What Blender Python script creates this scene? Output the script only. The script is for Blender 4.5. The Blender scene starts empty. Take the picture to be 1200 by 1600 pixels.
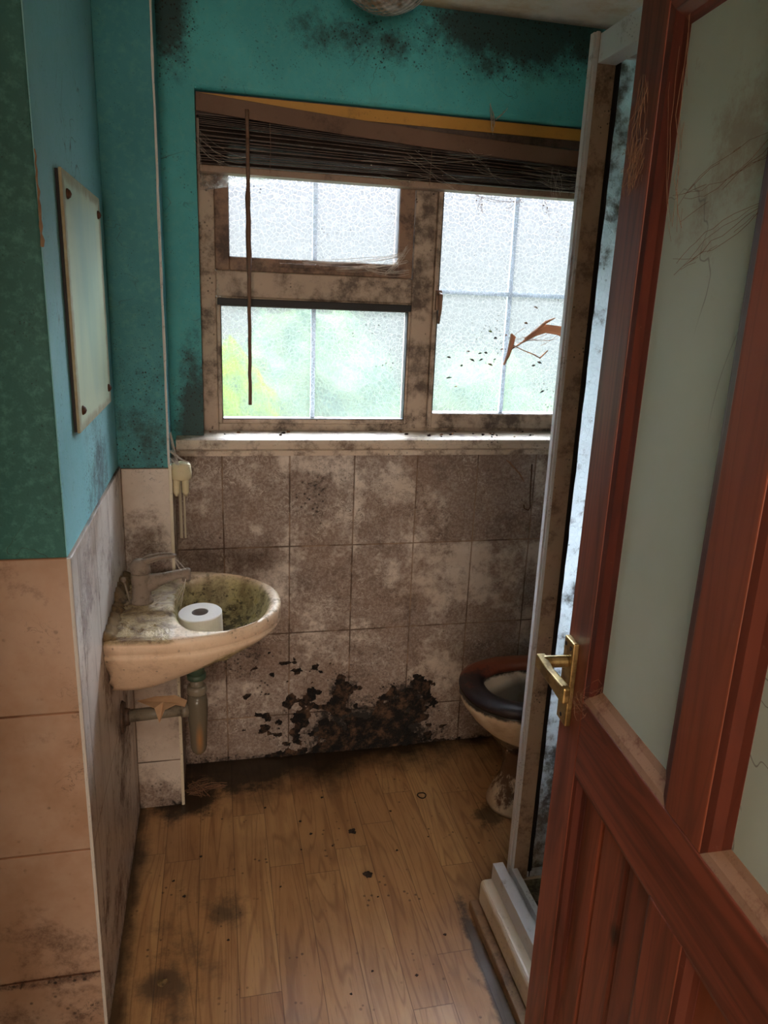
import bpy, bmesh, math, random
from mathutils import Vector, Matrix
PI = math.pi
sc = bpy.context.scene
COL = sc.collection

# ------------------------------------------------------------------ camera, sky, lamps, exposure
cam_d = bpy.data.cameras.new('camera'); cam = bpy.data.objects.new('camera', cam_d); COL.objects.link(cam)
cam_d.sensor_fit = 'VERTICAL'; cam_d.sensor_height = 36; cam_d.sensor_width = 27
cam_d.lens = 1159.88 / 1600 * 36; cam_d.clip_start = 0.02
PITCH, ROLL, YAW = 0.2752, 0.0403, 0.2280
fw = Vector((math.sin(YAW)*math.cos(PITCH), math.cos(YAW)*math.cos(PITCH), -math.sin(PITCH)))
r0 = Vector((math.cos(YAW), -math.sin(YAW), 0)); u0 = r0.cross(fw)
rt = r0*math.cos(ROLL) + u0*math.sin(ROLL); up = -r0*math.sin(ROLL) + u0*math.cos(ROLL)
M = Matrix(((rt.x, up.x, -fw.x, 0), (rt.y, up.y, -fw.y, 0), (rt.z, up.z, -fw.z, 1.5178), (0, 0, 0, 1)))
cam.matrix_world = M
sc.camera = cam

W = bpy.data.worlds.new('overcast_sky'); sc.world = W; W.use_nodes = True
wn = W.node_tree; wn.nodes.clear()
wo = wn.nodes.new('ShaderNodeOutputWorld'); wb = wn.nodes.new('ShaderNodeBackground')
wt = wn.nodes.new('ShaderNodeTexCoord'); ws = wn.nodes.new('ShaderNodeSeparateXYZ'); wr = wn.nodes.new('ShaderNodeValToRGB')
wn.links.new(wt.outputs['Generated'], ws.inputs[0]); wn.links.new(ws.outputs['Z'], wr.inputs[0])
e = wr.color_ramp.elements
e[0].position = 0.0; e[0].color = (0.32, 0.36, 0.34, 1)
e[1].position = 1.0; e[1].color = (21.0, 22.6, 24.6, 1)
m_ = e.new(0.19); m_.color = (0.47, 0.47, 0.52, 1)
m_ = e.new(0.30); m_.color = (19.0, 20.5, 22.3, 1)
wn.links.new(wr.outputs[0], wb.inputs[0]); wb.inputs[1].default_value = 1.2
wn.links.new(wb.outputs[0], wo.inputs[0])

def area(name, loc, rot, sx, sy, power, color, portal=False):
    d = bpy.data.lights.new(name, 'AREA'); d.shape = 'RECTANGLE'; d.size = sx; d.size_y = sy
    d.energy = power; d.color = color
    if portal: d.cycles.is_portal = True
    o = bpy.data.objects.new(name, d); o.location = loc; o.rotation_euler = rot; COL.objects.link(o); return o
area('window_portal', (0.6, 2.52, 1.58), (-PI/2, 0, 0), 1.36, 1.04, 1, (1, 1, 1), True)
area('hall_fill_light', (-0.45, -3.8, 1.15), (math.radians(90), 0, math.radians(-6)), 1.1, 1.3, 42.0, (1.0, 0.84, 0.70))  # added fill standing for warm hall light; no window is built there
area('hall_floor_fill', (0.05, -0.45, 2.22), (math.radians(20), 0, 0), 0.35, 0.35, 5.5, (1.0, 0.86, 0.72))  # added unseen lamp to brighten the near floor

vs = sc.view_settings
vs.view_transform = 'Standard'; vs.look = 'None'; vs.gamma = 1.0; vs.use_curve_mapping = False
vs.exposure = 0.85

# ------------------------------------------------------------------ shader helpers
def lin(r, g, b):
    f = lambda c: (c/255)/12.92 if c/255 <= 0.04045 else (((c/255)+0.055)/1.055)**2.4
    return (f(r), f(g), f(b), 1)

class V:
    def __init__(s, g, k): s.g = g; s.k = k
    def _m(s, op, o=None, o2=None, clamp=False): return s.g.math(op, s, o, o2, clamp)
    def __add__(s, o): return s._m('ADD', o)
    __radd__ = __add__
    def __sub__(s, o): return s._m('SUBTRACT', o)
    def __rsub__(s, o): return s.g.math('SUBTRACT', o, s)
    def __mul__(s, o): return s._m('MULTIPLY', o)
    __rmul__ = __mul__
    def __truediv__(s, o): return s._m('DIVIDE', o)
    def abs(s): return s._m('ABSOLUTE')
    def max(s, o): return s._m('MAXIMUM', o)
    def min(s, o): return s._m('MINIMUM', o)
    def pow(s, o): return s._m('POWER', o)
    def floor(s): return s._m('FLOOR')
    def clamp(s): return s._m('ADD', 0.0, None, True)
    def pingdist(s, period):          # distance to the nearest multiple of period
        return s.g.math('PINGPONG', s, period/2)

class G:
    def __init__(s, name):
        s.m = bpy.data.materials.new(name); s.m.use_nodes = True; s.t = s.m.node_tree; s.t.nodes.clear()
        s.out_n = s.n('ShaderNodeOutputMaterial')
        s.tc = s.n('ShaderNodeTexCoord'); s.P = s.tc.outputs['Object']
        sp = s.n('ShaderNodeSeparateXYZ'); s.link(s.P, sp.inputs[0])
        s.x, s.y, s.z = (V(s, sp.outputs[i]) for i in range(3))
    def n(s, k): return s.t.nodes.new(k)
    def zero(s):
        n = s.n('ShaderNodeValue'); n.outputs[0].default_value = 0.0; return V(s, n.outputs[0])
    def link(s, a, b): s.t.links.new(a, b)
    def put(s, v, sock):
        if isinstance(v, V): s.link(v.k, sock)
        elif isinstance(v, bpy.types.NodeSocket): s.link(v, sock)
        elif v is not None: sock.default_value = v
    def math(s, op, a, b=None, c=None, clamp=False):
        n = s.n('ShaderNodeMath'); n.operation = op; n.use_clamp = clamp
        s.put(a, n.inputs[0])
        if b is not None: s.put(b, n.inputs[1])
        if c is not None: s.put(c, n.inputs[2])
        return V(s, n.outputs[0])
    def comb(s, x, y, z):
        n = s.n('ShaderNodeCombineXYZ')
        for i, q in enumerate((x, y, z)): s.put(q, n.inputs[i])
        return n.outputs[0]
    def scl(s, sx, sy, sz, off=(0, 0, 0)):
        n = s.n('ShaderNodeMapping'); s.link(s.P, n.inputs[0]); n.inputs['Scale'].default_value = (sx, sy, sz)
        n.inputs['Location'].default_value = off; return n.outputs[0]
    def noise(s, scale, detail=4, rough=0.55, vec=None, dist=0.0):
        n = s.n('ShaderNodeTexNoise'); s.link(vec or s.P, n.inputs['Vector'])
        n.inputs['Scale'].default_value = scale; n.inputs['Detail'].default_value = detail
        n.inputs['Roughness'].default_value = rough; n.inputs['Distortion'].default_value = dist
        return V(s, n.outputs[0])
    def vor(s, scale, feature='F1', vec=None, rand=1.0):
        n = s.n('ShaderNodeTexVoronoi'); n.feature = feature; s.link(vec or s.P, n.inputs['Vector'])
        n.inputs['Scale'].default_value = scale; n.inputs['Randomness'].default_value = rand
        return V(s, n.outputs['Distance'])
    def white(s, a):
        n = s.n('ShaderNodeTexWhiteNoise'); n.noise_dimensions = '1D'; s.put(a, n.inputs['W']); return V(s, n.outputs[0])
    def ss(s, v, a, b):
        n = s.n('ShaderNodeMapRange'); n.interpolation_type = 'SMOOTHSTEP'; n.clamp = True
        s.put(v, n.inputs[0]); n.inputs[1].default_value = a; n.inputs[2].default_value = b
        return V(s, n.outputs[0])
    def blob(s, a, ca, ra, b, cb, rb):
        da = (a - ca) / ra; db = (b - cb) / rb
        return (1.0 - (da*da + db*db).pow(0.5)).clamp()
    def mix(s, f, c1, c2):
        n = s.n('ShaderNodeMix'); n.data_type = 'RGBA'
        s.put(f, n.inputs[0]); s.put(c1, n.inputs[6]); s.put(c2, n.inputs[7]); return n.outputs[2]
    def bump(s, h, strength=0.5, dist=0.002, prev=None):
        n = s.n('ShaderNodeBump'); s.put(h, n.inputs['Height'])
        n.inputs['Strength'].default_value = strength; n.inputs['Distance'].default_value = dist
        if prev: s.link(prev, n.inputs['Normal'])
        return n.outputs[0]
    def pbr(s, col, rough=0.6, nrm=None, **kw):
        n = s.n('ShaderNodeBsdfPrincipled'); s.put(col, n.inputs['Base Color']); s.put(rough, n.inputs['Roughness'])
        if nrm: s.link(nrm, n.inputs['Normal'])
        for k, v in kw.items(): s.put(v, n.inputs[k.replace('_', ' ')])
        s.link(n.outputs[0], s.out_n.inputs[0]); s.p = n; return s.m

def cracks(g, scale, width, seedoff=(0, 0, 0), warp=0.15, wscale=None):
    """thin wandering lines"""
    v = g.noise(scale, 3, 0.5, g.scl(1, 1, 1, seedoff), 1.2)
    return 1.0 - g.ss((v - 0.5).abs(), 0.0, width)

# ---- painted wall (a flat axis: 'x' for walls along x, 'y' for walls along y)
def teal(name, masks=None, base=(80, 186, 188), base2=(66, 164, 168)):
    g = G(name)
    n1 = g.noise(3.0, 5, 0.6); n2 = g.noise(60, 4, 0.7); fine = g.noise(260, 2, 0.5)
    c = g.mix(g.ss(n1, 0.35, 0.68), lin(*base), lin(*base2))
    c = g.mix(g.ss(n2, 0.45, 0.75)*0.35, c, lin(105, 180, 168))
    msk = masks(g) if masks else g.zero()
    spk = g.ss(1.0 - g.vor(95), 0.70, 0.86) * g.ss(g.noise(9, 4, 0.7) + msk*0.55, 0.52, 0.78)
    fs_ = g.ss(1.0 - g.vor(170), 0.74, 0.88) * g.ss(g.noise(22, 4, 0.7) + msk*0.5, 0.48, 0.66)
    spk = spk.max(fs_*0.75)
    soot = g.ss(g.noise(14, 7, 0.75) + msk*0.62, 0.62, 1.02)
    smear = g.ss(g.noise(6, 6, 0.7, g.scl(1, 1, 0.5, (4, 2, 7))), 0.60, 0.78)*0.35
    line = cracks(g, 5.0, 0.006, (3, 1, 9)) * g.ss(g.noise(4, 2, 0.5, g.scl(1, 1, 1, (8, 8, 8))), 0.52, 0.62)*0.7
    c = g.mix(smear, c, lin(92, 110, 96))
    c = g.mix((soot*0.88).clamp(), c, lin(26, 34, 30))
    c = g.mix((spk*0.9).clamp(), c, lin(18, 22, 18))
    c = g.mix(line, c, lin(50, 48, 38))
    nb = g.bump(fine*0.5 + n2, 0.5, 0.0015)
    return g.pbr(c, 0.62, nb)

def tilemat(name, ax, x0, tw, z0, th, masks=None, dirtlvl=0.0, base=(214, 204, 192), streak=False, grout=(96, 76, 60)):
    g = G(name)
    a = g.x if ax == 'x' else g.y
    wob = (g.noise(3, 1, 0.5) - 0.5)*0.004
    gd = (a - x0 + wob + tw*0.0).pingdist(tw) if tw else None
    gz = (g.z - z0 + wob).pingdist(th)
    gl = 1.0 - g.ss(gz, 0.0008, 0.0036)
    if gd is not None: gl = gl.max(1.0 - g.ss(gd, 0.0008, 0.0034))
    msk = masks(g) if masks else g.zero()
    big = g.noise(4.2, 5, 0.65)
    # per-tile shift of the brown film
    film = g.noise(4.6, 9, 0.72)
    tid = g.white(((g.z - z0)/th).floor()*17.3 + ((a - x0)/tw).floor()*3.1) if tw else g.zero()
    rub = g.noise(34, 7, 0.8)
    film = g.ss(film + tid*0.05 + dirtlvl + msk*0.22 + (rub - 0.5)*0.30, 0.44, 0.60)
    fineb = g.noise(120, 6, 0.8)
    film = (film * (0.62 + g.ss(fineb, 0.36, 0.60)*0.38)).clamp()
    trk = (1.0 - g.ss((g.noise(30, 3, 0.6, None, 1.2) - 0.5).abs(), 0.0, 0.03)) * g.ss(g.noise(6, 3, 0.6, g.scl(1, 1, 1, (9, 1, 4))), 0.52, 0.62)
    film = (film * (1.0 - trk*0.75)).clamp()
    c = g.mix(g.ss(big, 0.35, 0.7), lin(*base), lin(base[0]-22, base[1]-28, base[2]-32))
    c = g.mix(film*0.80, c, lin(100, 72, 58))
    c = g.mix(film*g.ss(g.noise(9, 6, 0.7, g.scl(1, 1, 1, (6, 6, 6))), 0.5, 0.7)*0.5, c, lin(66, 48, 40))
    worms = (1.0 - g.ss((g.noise(26, 3, 0.6, None, 1.5) - 0.5).abs(), 0.0, 0.016)) * g.ss(g.noise(5, 3, 0.6, g.scl(1, 1, 1, (5, 3, 2))) + msk*0.2, 0.50, 0.66)
    c = g.mix((worms*0.75).clamp(), c, lin(46, 32, 26))
    black = g.ss(g.noise(13, 9, 0.82, None, 0.9) + msk*0.52 + (g.noise(46, 4, 0.7) - 0.5)*0.35, 0.72, 0.90)
    spk = g.ss(1.0 - g.vor(70), 0.66, 0.85) * g.ss(g.noise(11, 4, 0.7) + msk*0.5, 0.55, 0.80)
    if streak:
        st = g.ss(g.noise(10, 7, 0.75, g.scl(1, 3.2, 0.28)), 0.50, 0.70)
        c = g.mix(st*0.55, c, lin(104, 84, 72))
        st2 = (1.0 - g.ss((g.noise(9, 3, 0.6, g.scl(1, 3.0, 0.3, (1, 7, 4)), 0.4) - 0.5).abs(), 0.0, 0.010))*g.ss(1.0 - g.z, 0.3, 0.8)
        c = g.mix(st2*0.85, c, lin(38, 28, 26))
    gc = g.mix(g.ss(g.noise(8, 3, 0.6) + msk*0.4, 0.42, 0.62), lin(grout[0]+50, grout[1]+44, grout[2]+38), lin(grout[0]-20, grout[1]-20, grout[2]-20))
    c = g.mix(gl*0.9, c, gc)
    c = g.mix(spk*0.85, c, lin(28, 20, 17))
    c = g.mix(black*0.95, c, lin(14, 11, 9))
    h = (1.0 - gl)*1.0 - black*0.8 + fineb*0.12 - film*0.10
    return g.pbr(c, g.ss(film + black, 0.0, 1.0)*0.5 + 0.32, g.bump(h, 0.6, 0.002))

# ---- generic dirty plastic / paint
def dirty(name, base, dirt=(70, 52, 40), lvl=0.5, rough=0.55, scale=18, spk=0.5, metallic=0.0, grad=None, amount=0.8, **kw):
    g = G(name)
    d = g.noise(scale, 8, 0.75)
    if grad: d = d + grad(g)
    d = g.ss(d, lvl, lvl+0.2)
    s = g.ss(1.0 - g.vor(scale*7), 0.72, 0.85) * g.ss(g.noise(scale*0.8, 3, 0.6, g.scl(1, 1, 1, (3, 3, 3))), 0.5, 0.65) * spk
    c = g.mix(d*amount, lin(*base), lin(*dirt)); c = g.mix(s.clamp(), c, lin(30, 22, 18))
    return g.pbr(c, rough, g.bump(d*0.5 + g.noise(scale*12, 2)*0.3, 0.35, 0.001), Metallic=metallic, **kw)

def wood(name, axis, base=(132, 66, 44), dark=(84, 38, 26), lum=(156, 84, 54)):
    g = G(name)
    sv = {'z': (9, 9, 0.55), 'x': (0.55, 9, 9)}[axis]
    v = g.scl(*sv)
    gr = g.noise(4.0, 6, 0.62, v, 0.4)
    ringv = g.noise(1.6, 2, 0.5, g.scl(*(q*0.55 for q in sv)), 0.5)
    rings = (ringv*22.0).pingdist(1.0)*2
    c = g.mix(g.ss(gr, 0.32, 0.72), lin(*base), lin(*dark))
    c = g.mix((1.0 - g.ss(rings, 0.0, 0.35))*0.45, c, lin(dark[0]-18, dark[1]-10, dark[2]-6))
    c = g.mix(g.ss(g.noise(2.2, 2, 0.5, g.scl(*(q*0.3 for q in sv))), 0.52, 0.7)*0.5, c, lin(*lum))
    kv = g.vor(2.6, 'F1', g.scl(2.0, 2.0, 1.5) if axis == 'z' else g.scl(1.3, 2, 2.2))
    c = g.mix((1.0 - g.ss(kv, 0.03, 0.11)), c, lin(34, 14, 10))
    dust = g.ss(g.noise(50, 5, 0.8), 0.62, 0.75)*0.22
    c = g.mix(dust, c, lin(150, 120, 100))
    return g.pbr(c, 0.48, g.bump(gr, 0.25, 0.001))

# ------------------------------------------------------------------ mesh helpers
def bx(bm, x0, x1, y0, y1, z0, z1):
    vs_ = [bm.verts.new(p) for p in ((x0,y0,z0),(x1,y0,z0),(x1,y1,z0),(x0,y1,z0),(x0,y0,z1),(x1,y0,z1),(x1,y1,z1),(x0,y1,z1))]
    for f in ((3,2,1,0),(4,5,6,7),(0,1,5,4),(1,2,6,5),(2,3,7,6),(3,0,4,7)): bm.faces.new([vs_[i] for i in f])
    return vs_
def loft(bm, rings, cap0=True, cap1=True, closed=True):
    R_ = [[bm.verts.new(p) for p in r] for r in rings]; n = len(R_[0])
    for a, b in zip(R_, R_[1:]):
        for i in range(n if closed else n-1):
            j = (i+1) % n; bm.faces.new((a[i], a[j], b[j], b[i]))
    if cap0: bm.faces.new(list(reversed(R_[0])))
    if cap1: bm.faces.new(R_[-1])
    return R_
def tube(bm, pts, r, n=10, cap=True):
    pts = [Vector(p) for p in pts]; rr = r if isinstance(r, (list, tuple)) else [r]*len(pts); rings = []
    prev = None
    for i, p in enumerate(pts):
        t = (pts[min(i+1, len(pts)-1)] - pts[max(i-1, 0)]).normalized()
        if prev is None: prev = t.orthogonal().normalized()
        prev = (prev - t*prev.dot(t)); prev = prev.normalized() if prev.length > 1e-6 else t.orthogonal().normalized()
        b = t.cross(prev)
        rings.append([p + (prev*math.cos(2*PI*k/n) + b*math.sin(2*PI*k/n))*rr[i] for k in range(n)])
    loft(bm, rings, cap, cap)
def lathe(bm, prof, c, n=32, cap0=True, cap1=True, sx=1, sy=1):
    loft(bm, [[(c[0]+r*math.cos(2*PI*k/n)*sx, c[1]+r*math.sin(2*PI*k/n)*sy, c[2]+z) for k in range(n)] for r, z in prof], cap0, cap1)
def prismx(bm, prof, x0, x1):          # profile in (y,z)
    loft(bm, [[(x0, y, z) for y, z in prof], [(x1, y, z) for y, z in prof]])
def B(): return bmesh.new()
def obj(name, bm, mat, parent=None, smooth=False, bevel=0, label=None, cat=None, group=None, kind=None, seg=2):
    bmesh.ops.recalc_face_normals(bm, faces=bm.faces)
    me = bpy.data.meshes.new(name); bm.to_mesh(me); bm.free(); me.materials.append(mat)
    if smooth:
        for p in me.polygons: p.use_smooth = True
    o = bpy.data.objects.new(name, me); COL.objects.link(o); o.parent = parent
    if bevel:
        b = o.modifiers.new('bevel', 'BEVEL'); b.width = bevel; b.segments = seg; b.limit_method = 'ANGLE'; b.angle_limit = math.radians(40)
    tag(o, label, cat, group, kind); return o
def tag(o, label=None, cat=None, group=None, kind=None):
    for k, v in (('label', label), ('category', cat), ('group', group), ('kind', kind)):
        if v: o[k] = v
    return o
def thing(name, label=None, cat=None, loc=(0, 0, 0), rz=0, group=None, kind=None):
    o = bpy.data.objects.new(name, None); o.empty_display_size = 0.05; COL.objects.link(o)
    o.location = loc; o.rotation_euler = (0, 0, rz); return tag(o, label, cat, group, kind)
def box(name, c, mat, parent=None, **kw):
    bm = B(); bx(bm, *c); return obj(name, bm, mat, parent, **kw)

# ------------------------------------------------------------------ dimensions
D = 2.247; XL = -0.2537; YC = 1.309; YB = 2.040; XB = -0.124; CE = 2.300; XR = 1.42
RX0, RX1, RZ0, RZ1 = -0.038, 1.25, 1.095, 2.043        # window recess
XN = -0.62; YD = 0.20
TZ = 1.068

# ------------------------------------------------------------------ structure
def m_back(g):
    a = g.blob(g.x, 0.86, 0.42, g.z, 2.27, 0.16); b = g.blob(g.x, -0.10, 0.09, g.z, 2.25, 0.24)
    c = g.blob(g.x, -0.06, 0.08, g.z, 1.15, 0.30); d = g.blob(g.x, 0.42, 0.3, g.z, 2.2, 0.09)
    return (a*1.3).max(b*1.2).max(c*1.2).max(d*0.7) + 0.05
T_BACK = teal('teal_paint_back', m_back)
T_LEFT = teal('lit_teal_paint_left', lambda g: g.blob(g.y, 1.72, 0.26, g.z, 1.10, 0.22)*0.75, (132, 190, 196), (116, 182, 190))  # same teal paint, lightened for the window light on this wall
T_BOX = teal('shaded_teal_paint_boxing', lambda g: g.blob(g.x, -0.19, 0.2, g.z, 1.1, 0.42)*0.6, (72, 156, 164), (60, 142, 150))  # same teal paint, darkened for the shade on the boxing face
T_NEAR = teal('shaded_teal_paint_near', None, (52, 112, 106), (44, 100, 94))  # same teal paint again, shade of the near wall put into the colour

def m_tb(g):
    a = g.blob(g.x, 0.50, 0.42, g.z, 0.03, 0.30); a2 = g.blob(g.x, 0.62, 0.16, g.z, 0.17, 0.15)
    c = g.blob(g.x, 0.40, 0.10, g.z, 0.24, 0.10); b = 1.0 - g.ss(g.z, 0.0, 0.05); d = g.blob(g.x, 0.13, 0.4, g.z, 0.38, 0.22)
    e_ = g.blob(g.x, -0.02, 0.12, g.z, 0.80, 0.09)
    e2 = g.blob(g.x, 0.30, 0.10, g.z, 0.92, 0.22)
    return (e2*0.55).max(a*1.25).max(a2*1.1).max(c*0.9).max(b*0.55).max(d*0.42).max(e_*0.5)
TB = tilemat('grimy_tile_back', 'x', 0.0137, 0.2037, 1.0588, 0.300, m_tb, 0.045)
TBOX = tilemat('grimy_tile_boxing', 'x', -0.2537, 0.60, 1.064, 0.3015, lambda g: g.blob(g.x, -0.15, 0.3, g.z, 0.0, 0.10)*0.5, -0.06)
TL = tilemat('grimy_tile_left', 'y', 1.309+0.06, 0.2037, TZ, 0.60, lambda g: (1.0 - g.ss(g.z, 0.0, 0.06))*0.4, -0.08, (214, 206, 198), True)
TN = tilemat('warm_lit_stained_tile_near', 'x', -0.60, 0.349, TZ, 0.302, lambda g: ((1.0 - g.ss(g.z, 0.05, 0.17))*0.22).max((1.0 - g.ss((g.z - 0.155).abs(), 0.003, 0.022))*0.52), -0.11, (196, 168, 146), grout=(110, 70, 46))  # warm hall light tinted into the base colour; the smears are stains
PLAIN = dirty('cream_plaster', (206, 196, 180), (140, 110, 80), 0.6)

# floor
g = G('oak_laminate_floor')
wv = 0.0945; k = ((g.x - 0.022)/wv).floor(); rnd = g.white(k)
seg = ((g.y + rnd*0.9)/0.62); kk = seg.floor(); r2 = g.white(kk*7.13 + k*1.7)
dx = (g.x - 0.022).pingdist(wv); dy = (g.y + rnd*0.9).pingdist(0.62)
seam = (1.0 - g.ss(dx, 0.0004, 0.0016)).max(1.0 - g.ss(dy, 0.0004, 0.0016))
gv = g.comb(g.x*10 + r2*30, g.y*0.9 + r2*11, 0.0)
gr = g.noise(3.2, 6, 0.65, gv, 0.5)
rg = (g.noise(0.9, 2, 0.5, gv, 0.3)*16).pingdist(1.0)*2
fine = g.noise(14, 3, 0.6, g.comb(g.x*14, g.y*0.9 + r2*9, 0.0))
c = g.mix(r2, lin(206, 164, 114), lin(188, 144, 98))
c = g.mix(g.ss(gr, 0.38, 0.7)*0.6, c, lin(160, 114, 74))
c = g.mix((1.0 - g.ss(rg, 0.0, 0.4))*0.38, c, lin(112, 70, 42))
c = g.mix(g.ss(fine, 0.55, 0.72)*0.35, c, lin(108, 70, 44))
c = g.mix(seam*0.55, c, lin(62, 40, 26))
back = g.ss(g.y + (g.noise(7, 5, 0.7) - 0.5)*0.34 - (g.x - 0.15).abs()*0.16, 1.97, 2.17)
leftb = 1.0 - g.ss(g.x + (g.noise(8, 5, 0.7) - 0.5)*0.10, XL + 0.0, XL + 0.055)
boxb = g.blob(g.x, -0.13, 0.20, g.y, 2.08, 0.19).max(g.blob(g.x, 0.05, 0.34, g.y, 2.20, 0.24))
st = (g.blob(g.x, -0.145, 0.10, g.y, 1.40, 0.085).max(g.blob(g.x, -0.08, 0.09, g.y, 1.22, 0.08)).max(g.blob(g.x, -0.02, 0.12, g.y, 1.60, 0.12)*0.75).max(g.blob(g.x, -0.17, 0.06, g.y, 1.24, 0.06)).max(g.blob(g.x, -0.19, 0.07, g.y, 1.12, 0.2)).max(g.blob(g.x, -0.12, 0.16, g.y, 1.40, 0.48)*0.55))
trb = g.blob(g.x, 0.60, 0.035, g.y, 1.30, 0.42)
tb2 = g.blob(g.x, 0.80, 0.12, g.y, 1.82, 0.16)
pn = g.noise(11, 7, 0.75)
c = g.mix(g.ss(g.noise(2.5, 4, 0.6, g.scl(1, 1, 1, (2, 2, 2))), 0.45, 0.7)*0.35, c, lin(120, 84, 62))
c = g.mix(g.ss(pn + st*0.70, 0.66, 1.0)*0.75, c, lin(66, 58, 48))
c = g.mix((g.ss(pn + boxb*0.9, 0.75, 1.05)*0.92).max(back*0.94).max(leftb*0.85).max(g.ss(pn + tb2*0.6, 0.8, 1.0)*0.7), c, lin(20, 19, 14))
c = g.mix(g.ss(pn + trb*0.8, 0.72, 0.98)*0.85, c, lin(48, 38, 28))
sp = g.ss(1.0 - g.vor(42), 0.80, 0.90)*g.ss(g.noise(8, 3, 0.6), 0.48, 0.62)
c = g.mix(sp*0.7, c, lin(50, 32, 22))
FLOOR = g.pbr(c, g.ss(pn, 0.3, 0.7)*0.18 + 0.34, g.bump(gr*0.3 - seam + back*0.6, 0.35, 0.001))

g = G('stained_ceiling')
c = g.mix(g.ss(g.noise(3, 6, 0.7), 0.4, 0.65), lin(240, 232, 216), lin(214, 184, 140))
c = g.mix(g.ss(g.y + (g.noise(20, 5, 0.7)-0.5)*0.05, 2.20, 2.25)*0.8, c, lin(120, 104, 84))
CEIL = g.pbr(c, 0.75, g.bump(g.noise(60, 4), 0.4, 0.002))

box('floor', (-1.3, XR+0.1, -4.2, D+0.1, -0.1, 0), FLOOR, kind='structure')
box('ceiling', (-1.3, XR+0.1, -4.2, D+0.1, CE, CE+0.1), CEIL, kind='structure')

bm = B()
bx(bm, XL-0.1, RX0, D+0.006, D+0.28, 0, CE); bx(bm, RX1, XR+0.1, D+0.006, D+0.28, 0, CE); bx(bm, RX0, RX1, D+0.006, D+0.28, 0, RZ0)
r_ = 0.014; Y0 = D+0.006
prof = [(Y0, CE), (D+0.28, CE), (D+0.28, RZ1)] + [(Y0 + r_ - r_*math.sin(t*PI/10), RZ1 + r_ - r_*math.cos(t*PI/10)) for t in range(6)]
prismx(bm, prof, RX0, RX1)
wb_ = obj('wall_back', bm, T_BACK, kind='structure', bevel=0.0)
box('tile_panel', (XB, XR, D, D+0.006, 0, 1.080), TB, wb_)
# left wall and its tiles
wl_ = box('wall_left', (XL-0.12, XL-0.006, YC+0.0075, D+0.1, 0, CE), T_LEFT, kind='structure')
box('tile_panel', (XL-0.007, XL, YC, YB+0.02, 0, TZ), TL, wl_, bevel=0.0015)
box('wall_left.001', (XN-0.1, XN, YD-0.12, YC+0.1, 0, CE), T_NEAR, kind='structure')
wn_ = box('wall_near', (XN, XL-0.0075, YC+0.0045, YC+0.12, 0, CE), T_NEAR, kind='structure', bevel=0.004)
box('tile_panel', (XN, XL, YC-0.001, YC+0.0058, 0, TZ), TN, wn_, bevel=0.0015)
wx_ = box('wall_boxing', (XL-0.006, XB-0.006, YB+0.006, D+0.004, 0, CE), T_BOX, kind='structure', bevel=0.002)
box('tile_panel', (XL, XB, YB, YB+0.0058, 0, TZ-0.004), TBOX, wx_, bevel=0.0015)
box('tile_panel', (XB-0.0062, XB, YB+0.0062, D, 0, TZ-0.004), TB, wx_)
CREAM = dirty('aged_cream_plastic', (220, 210, 186), (120, 90, 60), 0.58, 0.45, 14)
WHITEP = dirty('dirty_white_plastic', (222, 218, 210), (120, 98, 80), 0.55, 0.4, 20)
# corner strips of the boxing
box('trim_1', (XB-0.006, XB+0.003, YB-0.004, YB+0.006, 0.0, TZ+0.004), CREAM, kind='structure', bevel=0.0015)
bm = B()
pts = []; random.seed(4)
for i in range(26):
    z = TZ + (CE-TZ)*i/25; pts.append((XB-0.004 + random.uniform(-0.0006, 0.0006), YB+0.004, z))
tube(bm, pts, [0.0032 + random.uniform(-0.0008, 0.0008) for _ in pts], 6)
obj('trim_2', bm, WHITEP, kind='structure')
bm = B()
tube(bm, [(XL-0.003, YC-0.001, z*TZ/12) for z in range(13)], 0.0035, 6)
obj('trim_3', bm, WHITEP, kind='structure')
g = G('plaster_chip'); PL = g.pbr(g.mix(g.noise(60), lin(170, 150, 120), lin(96, 62, 40)), 0.8)
wr_ = box('wall_right', (XR, XR+0.1, YD-0.12, D+0.1, 0, CE), PLAIN, kind='structure')
TR = tilemat('grimy_tile_right', 'y', 2.24, 0.2037, 1.0588, 0.300, None, -0.02)
box('tile_panel', (XR-0.006, XR, YD+0.1, D, 0, CE-0.2), TR, wr_)
bm = B()
bx(bm, XN, -0.34, YD-0.12, YD, 0, CE); bx(bm, 0.47, XR, YD-0.12, YD, 0, CE); bx(bm, -0.34, 0.47, YD-0.12, YD, 2.0, CE)
obj('wall_door', bm, PLAIN, kind='structure')
bm = B()
bx(bm, -1.3, -1.2, -4.2, YD-0.12, 0, CE); bx(bm, 1.42, 1.52, -4.2, YD-0.12, 0, CE); bx(bm, -1.3, 1.52, -4.3, -4.2, 0, CE); bx(bm, -1.3, XN, YD-0.2, YD-0.12, 0, CE)
obj('wall_hall', bm, dirty('hall_paint', (214, 192, 162), (170, 140, 110), 0.6), kind='structure')
WOODZ = wood('red_stained_pine_upright', 'z'); WOODX = wood('red_stained_pine_rail', 'x')
bm = B(); bx(bm, -0.34, -0.31, YD-0.13, YD+0.01, 0, 2.0); bx(bm, 0.445, 0.47, YD-0.13, YD+0.01, 0, 2.0); bx(bm, -0.34, 0.47, YD-0.13, YD+0.01, 1.985, 2.01)
obj('trim_4', bm, WOODZ, kind='structure')

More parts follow.
